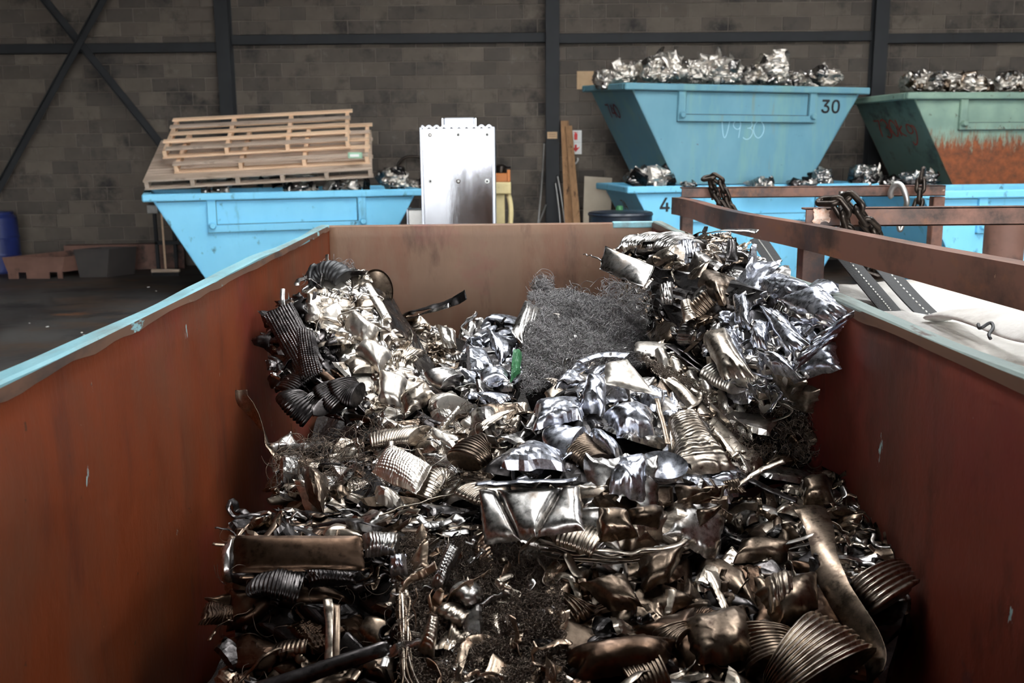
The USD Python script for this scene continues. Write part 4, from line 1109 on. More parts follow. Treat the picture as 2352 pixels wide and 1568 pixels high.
hero(o, "curved_plate", [(895, 1275, 1.93), (930, 1272, 1.93), (935, 1315, 1.9), (895, 1320, 1.9)], "rib", "chrome", pitch=.012, bulge=.02)

# K: layered bale under the front bale
K1 = q3((1205, 1262, 1.98), (1600, 1225, 2.02), (1490, 1420, 1.83), (1290, 1370, 1.86))
o = bale("metal_bale", "flattened bronze-toned bale of layered sheets directly under the big front bale", [K1], 0)
core(o, [K1], (.0, .22, -.12))
mosaic(o, K1, rng, .07, ("brown", "bronze", "warm"), .010, .16, .006, 2.2, -.25)
fill(o, K1, rng, .075, (4, 3, .8, 0, 3, .6, 3), ("brown", "warm", "bronze", "bronze"), -.25, .45, 1.35, .22, .012, 2.6)
debris(o, [K1], rng, ("warm", "brown", "bronze"), .04, 1.4, -.2, .5)
tube_px(o, (1185, 1248, 1.96), (1290, 1218, 1.98), .02, "brown", pitch=.008, squash=.8, bend=.005)
tube_px(o, (1290, 1225, 1.95), (1375, 1250, 1.92), .026, "warm", pitch=.008, squash=.6, bend=.005)
for k in range(4):
    strip_px(o, [(1240, 1240 + k * 9, 1.93), (1350, 1262 + k * 9, 1.9), (1475, 1265 + k * 8, 1.9), (1580, 1240 + k * 8, 1.96)], .012, "warm", wob=.008)
hero(o, "dented_sheet", [(1330, 1330, 1.86), (1430, 1310, 1.86), (1480, 1390, 1.8), (1400, 1400, 1.8)], "pillow", "brown", bulge=.02)
hero(o, "dented_sheet", [(1470, 1270, 1.92), (1580, 1250, 1.96), (1540, 1330, 1.88), (1480, 1350, 1.86)], "pillow", "brown", bulge=.02)

# F: big dark bale front right
F1 = q3((1640, 1190, 2.18), (1890, 1070, 2.42), (2155, 1245, 2.04), (1915, 1345, 1.88))
F2 = q3((1915, 1335, 1.88), (2160, 1240, 2.03), (2150, 1440, 1.95), (2010, 1480, 1.80))
F3 = q3((1285, 1465, 1.76), (1590, 1270, 2.0), (1650, 1640, 1.58), (1285, 1640, 1.57))
F4 = q3((1590, 1270, 2.0), (1905, 1305, 1.92), (2055, 1640, 1.60), (1650, 1640, 1.58))
o = bale("metal_bale", "largest dark bronze bale at the front right, full of crushed ribbed hoses", [F1, F2, F3, F4], 0)
core(o, [F1, F2, F3, F4], (.0, .24, -.1), "dark", .04)
mosaic(o, F1, rng, .065, ("steel", "warm", "brown", "dark"), .008, .16, .006, 3, -.75)
mosaic(o, F2, rng, .07, ("warm", "brown", "dark"), .012, .25, .006, 1.6, .3, rib=.3)
mosaic(o, F3, rng, .1, ("bronze", "brown", "dark"), .014, .16, .006, 1.8, .3, rib=.15)
mosaic(o, F4, rng, .095, ("bronze", "brown", "dark"), .014, .2, .006, 1.8, .7, rib=.25)
fill(o, F1, rng, .08, (3, 4, 1, 0, 3, .5, 3), ("steel", "warm", "brown", "steel"), -.75, .35, 1.4, .22, .015, 2.8)
fill(o, F2, rng, .08, (3, 4, 1.5, 0, 1, 1, 1), ("warm", "brown", "steel"), .3, .8, 1.2, .3)
fill(o, F3, rng, .1, (4, 2, 1.4, 0, 3, 1, 1.2), ("brown", "bronze", "dark", "bronze", "warm"), .2, .5, 1.2, .24, calm=.6)
fill(o, F4, rng, .1, (4, 2, 1.6, 0, 2, 1.4, 1.2), ("brown", "bronze", "dark", "bronze", "warm"), .7, .5, 1.2, .26, calm=.6)
debris(o, [F1], rng, ("steel", "warm", "brown"), .04, 1.5, -.75, .3)
debris(o, [F2], rng, ("warm", "brown", "dark"), .045, 1.3)
debris(o, [F3, F4], rng, ("brown", "bronze", "dark", "warm"), .05, 1.3)
hero(o, "flat_sheet", [(1918, 1068, 2.46), (2133, 1086, 2.34), (2143, 1170, 2.26), (1925, 1140, 2.36)], "plate", "dark", "flat dark plate standing at the right wall", bulge=.004, amp=.003, depth=.002, solid=.003, jag=.012)
hero(o, "dented_sheet", [(1290, 1480, 1.72), (1560, 1455, 1.73), (1520, 1520, 1.66), (1340, 1545, 1.64)], "plate", "bronze", "long smooth bronze panel", bulge=.026, amp=.003, depth=.02)
hero(o, "dented_sheet", [(1740, 1345, 1.84), (1880, 1300, 1.9), (1890, 1400, 1.8), (1790, 1430, 1.76)], "plate", "brown", bulge=.026, amp=.003, depth=.02)
hero(o, "dented_sheet", [(1560, 1420, 1.8), (1720, 1380, 1.82), (1740, 1500, 1.7), (1600, 1510, 1.68)], "plate", "brown", bulge=.026, amp=.003, depth=.02)
hero(o, "dented_sheet", [(1700, 1230, 2.05), (1840, 1240, 2.02), (1800, 1270, 1.98), (1680, 1280, 1.98)], "plate", "brown", bulge=.012, amp=.006, depth=.02)
hero(o, "box_panel", [(1830, 1100, 2.28), (1905, 1085, 2.28), (1915, 1130, 2.2), (1845, 1150, 2.2)], "pillow", "brown", "brown box-shaped panel", bulge=.02, amp=.003, depth=.03)
hero(o, "ribbed_sheet", [(1755, 1320, 1.86), (1820, 1300, 1.88), (1830, 1370, 1.8), (1770, 1400, 1.78)], "rib", "warm", pitch=.012, bulge=.02, amp=.01)
for a, b, r in (((1430, 1560, 1.62), (1520, 1530, 1.64), .03), ((1810, 1480, 1.66), (1900, 1560, 1.6), .07), ((1760, 1440, 1.72), (1770, 1530, 1.64), .03), ((2010, 1320, 1.86), (2060, 1375, 1.82), .055), ((1290, 1400, 1.82), (1325, 1370, 1.84), .035), ((1545, 1440, 1.75), (1580, 1470, 1.72), .03)):
    tube_px(o, a, b, r, "warm" if r > .05 else "brown", pitch=.0085, squash=.7, bend=.006)
for k in range(6):
    strip_px(o, [(1660 + k * 6, 1210 + k * 12, 2.08), (1760 + k * 5, 1250 + k * 10, 1.98), (1560 + k * 40, 1330 + k * 12, 1.88)][:2] + [(1880 + k * 8, 1220 + k * 16, 2.0)], .014, "steel", wob=.01)
strip_px(o, [(1855, 1165, 2.1), (1890, 1250, 1.95), (1925, 1360, 1.8), (1975, 1440, 1.72), (2010, 1560, 1.6)], .06, "brown", "long_strap", "wide twisted brown strap", twist=1.2)
strip_px(o, [(1700, 1090, 2.12), (1760, 1120, 2.1), (1830, 1150, 2.08)], .03, "dark")
tube_px(o, (2095, 1430, 1.9), (2160, 1400, 1.94), .04, "steel", pitch=.05, squash=.6, rib=.04)

# D: the big shiny bale in front
D1 = q3((1100, 1108, 2.06), (1325, 825, 2.62), (1530, 895, 2.55), (1690, 1112, 2.10))
D2 = q3((1095, 1110, 2.05), (1405, 1112, 2.0), (1450, 1335, 1.90), (1112, 1245, 1.96))
D3 = q3((1405, 1112, 2.0), (1690, 1110, 2.10), (1640, 1195, 2.03), (1450, 1335, 1.90))
D4 = q3((1530, 885, 2.56), (1575, 880, 2.66), (1755, 1058, 2.28), (1690, 1112, 2.10))
o = bale("metal_bale", "biggest shiny bale in the front middle, with a fan of ribbed hose", [D1, D2, D3, D4], 0)
core(o, [D1, D2, D3, D4], (.03, .2, -.08))
mosaic(o, D1, rng, .085, ("chrome", "chrome", "steel", "dark"), .014, .26, .009, 1.5, .6, rib=.06)
mosaic(o, D2, rng, .085, ("steel", "warm", "brown"), .008, .1, .006, 1.3, 0, rib=0)
mosaic(o, D3, rng, .08, ("steel", "brown", "warm"), .012, .18, .007, 1.5, .5, rib=.05)
mosaic(o, D4, rng, .04, ("warm", "brown", "cream_m"), .004, .15, .004, 3, 0)
fill(o, D1, rng, .11, (6, 1.2, .5, 0, 2, .4, .6), ("chrome", "chrome", "steel"), .6, .7, 1.1, .22, .006, calm=.5)
fill(o, D2, rng, .11, (6, .8, .3, 0, 2, .2, .6), ("steel", "steel", "warm"), 0, .5, 1.1, .12, -.02, calm=.4)
fill(o, D3, rng, .1, (6, 1.2, .3, 0, 2, .2, .6), ("steel", "warm", "chrome"), .5, .6, 1.2, .2, .006, calm=.5)
fill(o, D4, rng, .06, (1, 3, .5, 0, 2, 0, 4), ("warm", "brown", "cream_m"), 0, .3, 1.3, .3, .012, 3)
debris(o, [D1], rng, ("chrome", "steel", "dark", "warm"), .042, 1.4)
debris(o, [D2, D3], rng, ("steel", "warm", "brown"), .045, 1.2)
fpk = dict(bulge=.007, amp=.003, depth=.016, nf=2, res=.0035, jag=.02)
hero(o, "front_panel", [(1096, 1116, 2.035), (1134, 1116, 2.03), (1192, 1234, 1.915), (1108, 1242, 1.935)], "pillow", "steel", "broad creased panel", **fpk)
hero(o, "front_panel", [(1134, 1116, 2.03), (1294, 1112, 2.0), (1226, 1220, 1.9), (1192, 1234, 1.915)], "pillow", "steel", "broad creased panel", **fpk)
hero(o, "front_panel", [(1294, 1112, 2.0), (1328, 1108, 1.99), (1340, 1208, 1.885), (1226, 1220, 1.9)], "pillow", "steel", "broad creased panel", **fpk)
strip_px(o, [(1094, 1112, 1.995), (1150, 1108, 1.985), (1240, 1106, 1.97), (1328, 1102, 1.955)], .022, "chrome", "rolled_edge", wob=.006)
hero(o, "front_panel", [(1372, 1162, 1.93), (1440, 1165, 1.92), (1470, 1225, 1.88), (1375, 1240, 1.87)], "pillow", "brown", bulge=.02, amp=.004, depth=.016, nf=1, res=.004)
hero(o, "dented_sheet", [(1440, 1165, 1.93), (1530, 1155, 1.95), (1520, 1205, 1.91), (1450, 1200, 1.91)], "pillow", "brown", bulge=.02)
hero(o, "yellowed_plate", [(1392, 828, 2.56), (1440, 822, 2.56), (1512, 905, 2.4), (1385, 880, 2.46)], "plate", "cream_m", "yellowed matt plate at the top", bulge=.012, amp=.005, depth=.006, solid=.002, jag=.03)
hero(o, "folded_panel", [(1385, 935, 2.32), (1495, 922, 2.32), (1500, 985, 2.22), (1420, 990, 2.22)], "pillow", "chrome", "blue-grey smooth panel", bulge=.03, amp=.006, depth=.02, nf=2, res=.004)
hero(o, "folded_panel", [(1355, 985, 2.26), (1430, 1020, 2.18), (1420, 1055, 2.12), (1360, 1020, 2.2)], "pillow", "chrome", bulge=.025, amp=.006, depth=.02, res=.004)
hero(o, "folded_panel", [(1345, 865, 2.46), (1395, 880, 2.44), (1390, 935, 2.34), (1330, 920, 2.36)], "pillow", "chrome", bulge=.03, amp=.01, depth=.02, res=.004)
hero(o, "folded_panel", [(1230, 925, 2.36), (1330, 905, 2.4), (1340, 950, 2.28), (1225, 985, 2.24)], "pillow", "chrome", bulge=.03, amp=.015, depth=.02, nf=5, res=.004)
hero(o, "folded_panel", [(1200, 1005, 2.2), (1290, 1010, 2.18), (1300, 1085, 2.03), (1150, 1085, 2.05)], "foil", "chrome", smooth=False, bulge=.03, amp=.014, depth=.02, nf=2)
hero(o, "folded_panel", [(1405, 1050, 2.12), (1500, 1060, 2.1), (1480, 1130, 1.99), (1400, 1130, 1.99)], "pillow", "chrome", bulge=.04, amp=.016, depth=.02, nf=6, res=.004)
c0 = at(1520, 1095, 2.06)
part(o, "fluted_cup", move(lathe([(0, .0), (.035, .004), (.05, .02), (.054, .034), (.05, .03), (.03, .016), (0, .012)], 28), c0, right, unit(up * .5 + fwd), unit(up - fwd * .6)), "chrome", 40, "round cup end", world=True)
tube_px(o, (1312, 1012, 2.2), (1378, 1068, 2.1), .032, "brown", label="dark coiled hose", pitch=.0075, squash=.8, bend=.003)
tube_px(o, (1290, 992, 2.22), (1322, 1020, 2.16), .03, "chrome", pitch=.03, squash=.6, rib=.04)
for k in range(7):
    hero(o, "ribbed_sheet", [(1535 + k * 13, 960 + k * 6, 2.36 - .012 * k), (1562 + k * 15, 950 + k * 11, 2.36 - .012 * k), (1600 + k * 12, 1030 + k * 8, 2.2 - .008 * k), (1535 + k * 12, 1045 + k * 7, 2.2 - .008 * k)][:4], "rib", "brown" if k % 2 else "warm", pitch=.011, along=0, bulge=.014, depth=.012) if k % 3 == 0 else None
hero(o, "ribbed_hose_fan", [(1528, 965, 2.34), (1590, 935, 2.36), (1690, 1060, 2.14), (1545, 1075, 2.14)], "rib", "warm", "fan-shaped crushed ribbed hose", pitch=.012, bulge=.035, amp=.008, depth=.03, along=1, nmax=60)
strip_px(o, [(1508, 915, 2.38), (1520, 960, 2.3), (1535, 1020, 2.18)], .012, "chip", label="thin rusty strap", wob=.003)
hero(o, "long_plate", [(1520, 868, 2.6), (1545, 862, 2.6), (1740, 1045, 2.26), (1690, 1050, 2.24)], "plate", "warm", "long dirty side plate", bulge=.006, amp=.006, depth=.004, solid=.003, jag=.02)
strip_px(o, [(1330, 832, 2.58), (1380, 815, 2.6), (1440, 818, 2.58)], .03, "chrome", twist=.3)
hairs(o, "clinging_turning", np.vstack([curls(q3((1460, 830, 2.66), (1560, 862, 2.64), (1640, 960, 2.45), (1555, 900, 2.55)), 700, rng, .014, .01), curls(D4, 400, rng, .02, .02)]), .001, "wool_dark")

# loose strips and wires lying on the pile
loose = [([(1060, 1130, 2.2), (960, 1155, 2.1), (870, 1185, 2.05)], .008, "warm", "thin wire lying across the heap towards the front left bale"),
         ([(1030, 1215, 1.98), (1090, 1210, 1.97), (1130, 1212, 1.96)], .012, "warm", "short pale strip at the left foot of the big front bale"),
         ([(1690, 1120, 2.08), (1740, 1085, 2.1), (1800, 1060, 2.14)], .012, "warm", "straight rusty strip poking out right of the big front bale"),
         ([(1340, 585, 3.4), (1365, 590, 3.3), (1390, 600, 3.25)], .005, "steel", "thin curled wire left of the plate on the right bright bale")]
for pts, w, m, lab in loose:
    t = thing("loose_strip", lab, "metal strip", at(*pts[1]))
    part(t, "strip", ribbon([at(*p) for p in pts], w, rng, .0022, .8, .006), m, True, world=True)

# ------------------------------------------------------------------ scrap lumps on the far skips
def lump(px, py, Y, wpx, hpx, label, m=("steel", "warm"), flatness=1.0, group=None):
    """A crushed block standing on the skip rim: (px, py) is the middle of its foot."""
    Y += max(0, px - 1500) / 520 * .75 if py < 215 and px < 2000 else .12 if px > 1400 else .35 if px > 850 else .1
    p = at(px, py, Y)
    s = Y / F
    w, h = wpx * s / 2, hpx * s
    o = thing("scrap_lump", label, "scrap metal", p, group=group or "scrap lumps on the far skips")
    t = trimesh.creation.icosphere(4, 1.0)
    v = np.array(t.vertices)
    v = np.sign(v) * np.abs(v) ** .65
    d = sum(rng.choice([-1, 1]) * np.abs(v @ unit(rng.normal(0, 1, 3)) - rng.uniform(-.6, .6)) for _ in range(14)) * .05
    v = v * (1 + d + .55 * (meshkit.fbm(v * 3.2 + rng.uniform(0, 50), 5) - .5))[:, None]
    v[:, 2] = (v[:, 2] - v[:, 2].min()); v[:, 2] /= v[:, 2].max()
    sc = np.array((w / 1.15, min(w, .3), h))
    v = v * sc
    part(o, "crushed_block", (v + (0, 0, -.02), t.faces), m[0])
    front = np.nonzero((v[:, 1] < .3 * sc[1]) & (v[:, 2] > .1 * h))[0]
    for k, i in enumerate(rng.choice(front, 18)):
        cc = p + v[i] + np.array([0, -.01, -.02])
        nn = unit(v[i] / sc - (0, 0, .4) + rng.normal(0, .35, 3) + (0, -.3, 0))
        e1 = unit(np.cross(nn, rng.normal(0, 1, 3)))
        r = min(w, .3) * rng.uniform(.12, .4)
        e1, e2 = e1 * r, np.cross(nn, e1) * r * rng.uniform(.4, 1)
        part(o, "crumpled_sheet", patch([cc - e1 - e2, cc + e1 - e2, cc + e1 + e2, cc - e1 + e2], "foil", rng, bulge=r * .25, amp=r * .2, nf=4, res=r / 7), m[k % len(m)], world=True)
    return o


L0 = "on the blue skip marked 30"
for a in [(1392, 200, 13.4, 60, 40, "lowest scatter of shiny clippings at the far left corner " + L0), (1432, 190, 13.3, 70, 46, "spiky crumpled scrap second from the left " + L0), (1518, 190, 13.1, 90, 68, "tall folded sheet scrap near the left " + L0),
          (1596, 190, 13.1, 62, 52, "round pale crushed ball " + L0 + ", left of the middle"), (1655, 192, 13.1, 92, 60, "broad crumpled lump at the middle of the load " + L0), (1722, 192, 13.3, 66, 44, "darker low scrap left of the tall right lump " + L0),
          (1772, 195, 13.2, 88, 70, "tall matt pale bale right of the middle " + L0), (1825, 198, 13.4, 60, 30, "small dark clippings right of the tall lump " + L0), (1888, 200, 13.2, 112, 42, "flat long crushed sheet at the right end " + L0)]:
    lump(*a, m=("pale", "steel", "pale"))
L0 = "on the lower blue skip under the one marked 30"
for a in [(1490, 424, 12.9, 105, 36, "wide crumpled scrap at the left end of the lower blue skip"), (1580, 426, 12.6, 40, 12, "thin silver scrap under the left foot of the top skip"), (1745, 425, 12.6, 70, 14, "thin pale scrap squashed under the middle of the top skip"), (1840, 425, 12.7, 60, 18, "flattened scrap squashed under the right foot of the top skip"), (1885, 425, 13.2, 52, 40, "dark bent scrap right of the foot of the top skip"),
          (1985, 432, 13.2, 90, 58, "knotted ball of wire scrap between the two upper skips"), (2052, 434, 13.2, 70, 30, "low dark clippings between the wire ball and the green skip"), (2105, 434, 12.6, 80, 46, "shiny scrap with a white flap in front of the green skip")]:
    lump(*a, m=("steel", "pale", "dark"))
L0 = "on the rusting green skip"
for a in [(2105, 212, 13.2, 70, 46, "pale crumpled lump at the left end " + L0), (2160, 212, 13.1, 80, 48, "folded sheet scrap second from the left " + L0), (2225, 212, 13.1, 80, 40, "low striped scrap at the middle " + L0), (2312, 212, 13.2, 56, 46, "spiky scrap near the picture edge " + L0), (2352, 212, 13.3, 40, 44, "dark scrap at the very right edge " + L0)]:
    lump(*a, m=("pale", "steel", "brown"))
L0 = "on the left blue skip"
for a in [(905, 432, 12.9, 85, 50, "pile of pale foil scrap right of the pallets " + L0), (945, 432, 13.2, 50, 22, "low scrap at the right end " + L0), (690, 438, 12.5, 90, 14, "shiny clippings under the middle of the pallets " + L0), (500, 446, 12.4, 60, 12, "small bright clippings under the left of the pallets " + L0), (800, 432, 12.7, 90, 20, "dark clippings under the right of the pallets " + L0), (600, 418, 13.45, 260, 34, "big dark heap holding up the pallets " + L0)]:
    lump(*a, m=("pale", "dark", "steel"))

# ------------------------------------------------------------------ pallets on the left skip
P0, P1 = at(334, 437, 12.1), at(856, 408, 12.45)
pex = unit(P1 - P0)
pez = np.cross(pex, (0, 1, 0)); pez = unit(pez if pez[2] > 0 else -pez)
pey = unit(np.cross(pez, pex) * math.cos(.39) + np.array([0, 0, math.sin(.39)]))
pez = np.cross(pex, pey)
PR = np.stack([pex, pey, pez], 1)


def pallet(label, off, W, D, slats, stringers, m, board=False, skew=0.0):
    o = thing("wooden_pallet", label, "pallet", P0 + PR @ np.array(off, float), PR @ rz(skew), group="wooden pallets on the left skip")
    sh = .08
    for k in range(stringers):
        x = k * (W - .05) / (stringers - 1)
        part(o, "stringer", box(x, x + .05, 0, D, .018, .018 + sh, .004), M[m])
    for k in range(slats):
        w = .085 if not board else D / slats - .004
        y = k * (D - w) / (slats - 1)
        j = rng.uniform(-.03, .05, 2) * (not board)
        part(o, "deck_board", box(-.01 + j[0], W + j[1], y, y + w, .019 + sh, .042 + sh, .003), M[m if k % 3 or board else "wood_grey"])
    for y in (0, D * .5 - .05, D - .1):
        part(o, "bottom_board", box(-.01, W + .01, y, y + .1, 0, .0175, .003), M[m])
    return o


pallet("wide grey weathered pallet with a closed deck lying on the left blue skip", (0, 0, 0), float(np.linalg.norm(P1 - P0)), 1.3, 8, 6, "wood_grey", True)
pallet("slatted pine pallet, middle one of the stack on the left blue skip", (.34, .16, .125), 2.34, 1.1, 5, 4, "wood", skew=-.01)
pallet("slatted pine pallet, topmost of the stack on the left blue skip", (.2, .34, .25), 2.25, 1.08, 5, 4, "wood", skew=.012)
t = thing("carton", "flat pale-green carton stuck on the right end of the pallets", "carton", at(816, 358, 12.35))
part(t, "box", box(-.085, .085, -.03, .03, -.03, .045, .006), mat("pale_green_card", lin(150, 190, 160), lin(170, 204, 176), 9, (.7, .8)))
part(t, "label", box(-.06, .05, -.033, -.029, -.01, .02, .001), "white")
t = thing("black_bundle", "black plastic bundle at the left back corner of the pallets", "bundle", at(375, 402, 13.0))
v, f = lathe([(0, 0), (.12, 0), (.15, .05), (.1, .1), (0, .11)], 16)
part(t, "bag", (v + (meshkit.noise(v * 14)[:, None] - .5) * .05, f), "black", True)

# ------------------------------------------------------------------ aluminium cabinet
CY = 10.6
c0 = at(1054, 500, CY)
cw = 168 / F * CY
zt = float(at(1054, 292, CY)[2]); zb0 = 0.0
t = thing("metal_cabinet", "tall brushed aluminium cabinet with six bolts standing behind the bin", "cabinet", (c0[0], CY, 0), rx(.014))
part(t, "carcass", box(-cw / 2, cw / 2, .02, .6, 0, zt - .012, .004), "alu_frame")
fp = part(t, "front_panel", box(-cw / 2 + .03, cw / 2 - .03, 0, .0195, .02, zt - .02, .002), "alu")
for s in (-1, 1):
    part(t, "edge_strip", box(s * cw / 2 - (.0 if s < 0 else .028), s * cw / 2 + (.028 if s < 0 else 0), -.012, .0185, .02, zt, .003), "alu_frame")
n = 120
xx = np.linspace(-cw / 2 + .02, cw / 2 - .02, n)
wz = .012 * np.sin(xx / cw * 2 * np.pi * 10) + .012
part(t, "wavy_top_edge", sweep(np.stack([xx, np.zeros(n) + .01, zt - .01 + wz], -1), rect(.022, .022), up_=(0, 0, 1)), "alu_frame", 50, "wavy top edging")
hz = float(at(1058, 269, CY)[2])
hw_ = 82 / F * CY / 2
part(t, "top_box", box(-hw_ + .035 + .018, hw_ - .035 + .018, .08, .3, zt, hz - .005, .008), "alu_frame")
for s in (-1, 1):
    part(t, "top_clamp", box(.018 + s * hw_ - (.0 if s < 0 else .034), .018 + s * hw_ + (.034 if s < 0 else 0), .07, .31, zt, hz, .012), "alu")
for k, (px, py) in enumerate([(988, 310), (1053, 309), (1119, 309), (989, 416), (1053, 416), (1119, 416)]):
    q = at(px, py, CY)
    r = .024 if k in (0, 4) else .024
    big = k in (0, 4)
    o_ = part(fp, "washer", move(lathe([(0, 0), (r, 0), (r, .003), (0, .004)], 18), (q[0] - c0[0], 0, q[2]), (1, 0, 0), (0, 0, 1), (0, -1, 0)), "darkmetal" if big else "white", 40, label="dark washer" if big else "pale washer")
    part(fp, "bolt", move(lathe([(0, .0035), (r * .5, .0035), (r * .45, .012), (0, .013)], 12), (q[0] - c0[0], 0, q[2]), (1, 0, 0), (0, 0, 1), (0, -1, 0)), "galv" if big else "ink", 40)
t = thing("steel_box", "small grey galvanised box half hidden left of the aluminium cabinet", "box", (at(958, 490, 11.2)[0], 11.2, 0))
zz = float(at(958, 482, 11.2)[2])
part(t, "stand", box(-.08, .12, .05, .3, 0, zz - .28, .004), "darkplate")
part(t, "body", box(-.1, .14, 0, .35, zz - .28, zz, .008), "galv")
part(t, "side_flange", box(-.115, -.1, -.01, .36, zz - .3, zz + .01, .003), "alu_frame")
t = thing("pillar_machine", "old cream and orange machine half hidden right of the aluminium cabinet", "machine", (at(1155, 450, 11.6)[0], 11.6, 0))
z1, z2, z3 = (float(at(1155, y, 11.6)[2]) for y in (446, 418, 398))
part(t, "column", box(-.1, .02, .05, .25, 0, z1, .01), "cream")
part(t, "head", box(-.16, .095, 0, .3, z1, z2, .012), "cream")
part(t, "orange_guard", box(-.16, .085, .02, .28, z2, z3, .008), "orange")
part(t, "orange_guard", box(.05, .088, .0, .02, z2, z3 + .04, .006), "orange")
part(t, "hand_lever", sweep([(.02, .1, z3), (.03, .05, z3 + .06), (.09, 0, z3 + .07)], circ(.012, 8)), "black", True)
part(t, "motor", move(lathe([(0, 0), (.06, 0), (.065, .02), (.065, .08), (.03, .1), (0, .1)], 20), (-.02, .15, z3)), "darkmetal", 40)
part(t, "side_tube", sweep(smoothpath([(.06, .05, 0), (.06, .04, z1 * .6), (.085, .05, z1 - .1), (.06, .08, z1)], 20), circ(.03, 10)), "cream", True)
t = thing("wall_pipe", "bent dark pipe on the block wall left of the aluminium cabinet", "pipe", at(916, 380, WY - .1))
part(t, "pipe", sweep(smoothpath([at(918, 398, WY - .1), at(914, 380, WY - .1), at(925, 365, WY - .1), at(975, 363, WY - .1), at(1010, 364, WY - .1)], 30), circ(.022, 10)), "darkmetal", True, world=True)

# ------------------------------------------------------------------ things along the back wall
q0, q1 = at(1257, 318, WY - .21), at(1280, 303, WY - .21)
t = thing("column_plate", "small tan label plate on the middle steel column", "plate", (q0 + q1) / 2)
pl = part(t, "plate", box(-.075, .075, -.004, .004, -.05, .05, .002), "paper")
for k in range(2):
    part(pl, "printed_line", box(-.05, .05, -.006, -.004, .012 - .03 * k, .018 - .03 * k, .0005), "rusty_plate")
for k, (xb, yb, xt, yt, w, lab) in enumerate([(1306, 500, 1297, 278, .12, "left leaning brown plank beside the middle column"), (1324, 500, 1306, 290, .1, "right leaning split grey-brown plank beside the fire sign")]):
    a, b = at(xb, yb, WY - .5 - .25 * k), at(xt, yt, WY - .1 - .09 * k)
    d = unit(b - a)
    a = a - d * (a[2] / d[2])
    t = thing("timber_plank", lab, "plank", a)
    n = unit(np.cross(d, (1, 0, 0)))
    s = np.cross(d, n)
    L = np.linalg.norm(b - a)
    part(t, "board", extrude(np.array([s * x + n * y for x, y in ((-w / 2, -.02), (w / 2, -.02), (w / 2, .02), (-w / 2, .02))]), d * L), "plank")
    part(t, "split_edge", extrude(np.array([s * x + n * y for x, y in ((w * .1, .021), (w * .5, .021), (w * .45, .035), (w * .15, .035))]), d * L * .93), "plank")
for xb, xt, yt, lab in ((1234, 1250, 330, "long thin bent rod leaning left of the middle column"), (1240, 1254, 470, "short thin rod at the left foot of the middle column"), (1283, 1276, 420, "left pale rod leaning right of the middle column"), (1293, 1281, 405, "right pale rod leaning between the column and the planks")):
    a, b = at(xb, 502, WY - (.9 if yt < 350 else .42)), at(xt, yt, WY - .27)
    d = unit(b - a); a = a - d * (a[2] / d[2])
    t = thing("metal_rod", lab, "rod", a)
    part(t, "rod", sweep(smoothpath([a, a * .5 + b * .5 + (.02, 0, 0), b], 12), circ(.012, 8)), "galv", True, world=True)
    part(t, "end_cap", sweep([b, b + d * .02], circ(.014, 8)), "black", True, world=True)
q0, q1 = at(1309, 354, WY - .01), at(1336, 299, WY - .01)
sw, sh_ = q1[0] - q0[0], q1[2] - q0[2]
t = thing("fire_sign", "white wall sign with a red fire extinguisher and a red arrow down", "sign", ((q0[0] + q1[0]) / 2, WY - .012, (q0[2] + q1[2]) / 2))
pn = part(t, "panel", box(-sw / 2, sw / 2, 0, .008, -sh_ / 2, sh_ / 2, .001), "white")
part(pn, "divider_line", box(-sw / 2 + .005, sw / 2 - .005, -.001, 0, -.004, .0, .0003), "galv")
ext = trimesh.util.concatenate([trimesh.creation.box([.05, .004, .1]), trimesh.creation.box([.024, .004, .022])])
part(pn, "extinguisher_symbol", join(box(-.024, .026, -.003, 0, .035, .125, .001), box(-.012, .014, -.003, 0, .125, .14, .001), box(-.03, .004, -.003, 0, .14, .15, .001), extrude([(.008, -.003, .145), (.03, -.003, .15), (.03, -.003, .14)], (0, .003, 0))), "red", label="red extinguisher symbol")
part(pn, "down_arrow", join(box(-.016, .016, -.003, 0, -.085, -.035, .001), extrude([(-.055, -.003, -.08), (.055, -.003, -.08), (0, -.003, -.145)], (0, .003, 0)), extrude([(-.055, -.003, -.065), (-.03, -.003, -.08), (-.055, -.003, -.085)], (0, .003, 0)), extrude([(.055, -.003, -.065), (.03, -.003, -.08), (.055, -.003, -.085)], (0, .003, 0))), "red", label="red arrow pointing down")
t = thing("wall_hook", "small white hook on the wall below the fire sign", "hook", at(1322, 370, WY - .03))
part(t, "hook", sweep(smoothpath([(.03, .02, .04), (.03, -.02, .01), (0, -.03, -.03), (-.05, -.02, -.02)], 16), circ(.014, 8)), "white", True)
q0, q1 = at(1325, 205, WY - .01), at(1364, 163, WY - .01)
t = thing("wall_notice", "faded beige card notice on the wall left of the upper blue skip", "notice", ((q0[0] + q1[0]) / 2, WY - .012, (q0[2] + q1[2]) / 2))
part(t, "card", box(-(q1[0] - q0[0]) / 2, (q1[0] - q0[0]) / 2, 0, .008, -(q1[2] - q0[2]) / 2, (q1[2] - q0[2]) / 2, .001), "paper")
a, b = at(1348, 500, WY - .7), at(1352, 404, WY - .3)
t = thing("fibre_board", "pale beige board leaning on the wall behind the lower blue skip", "board", (at(1375, 450, 14.7)[0], 14.7, 0))
bw = .44
part(t, "sheet", extrude([(-bw / 2 - .02, 0, .0), (bw / 2 - .06, 0, 0), (bw / 2, .25, float(b[2]) - .03), (-bw / 2 + .03, .25, float(b[2]))], (0, .018, 0)), "board")
a = at(1425, 490, 10.6)
t = thing("steel_drum", "dark drum with a domed lid just behind the far wall of the bin", "drum", (a[0], 10.6, 0))
dr = 72 / F * 10.6
z1 = float(at(1425, 487, 10.6)[2])
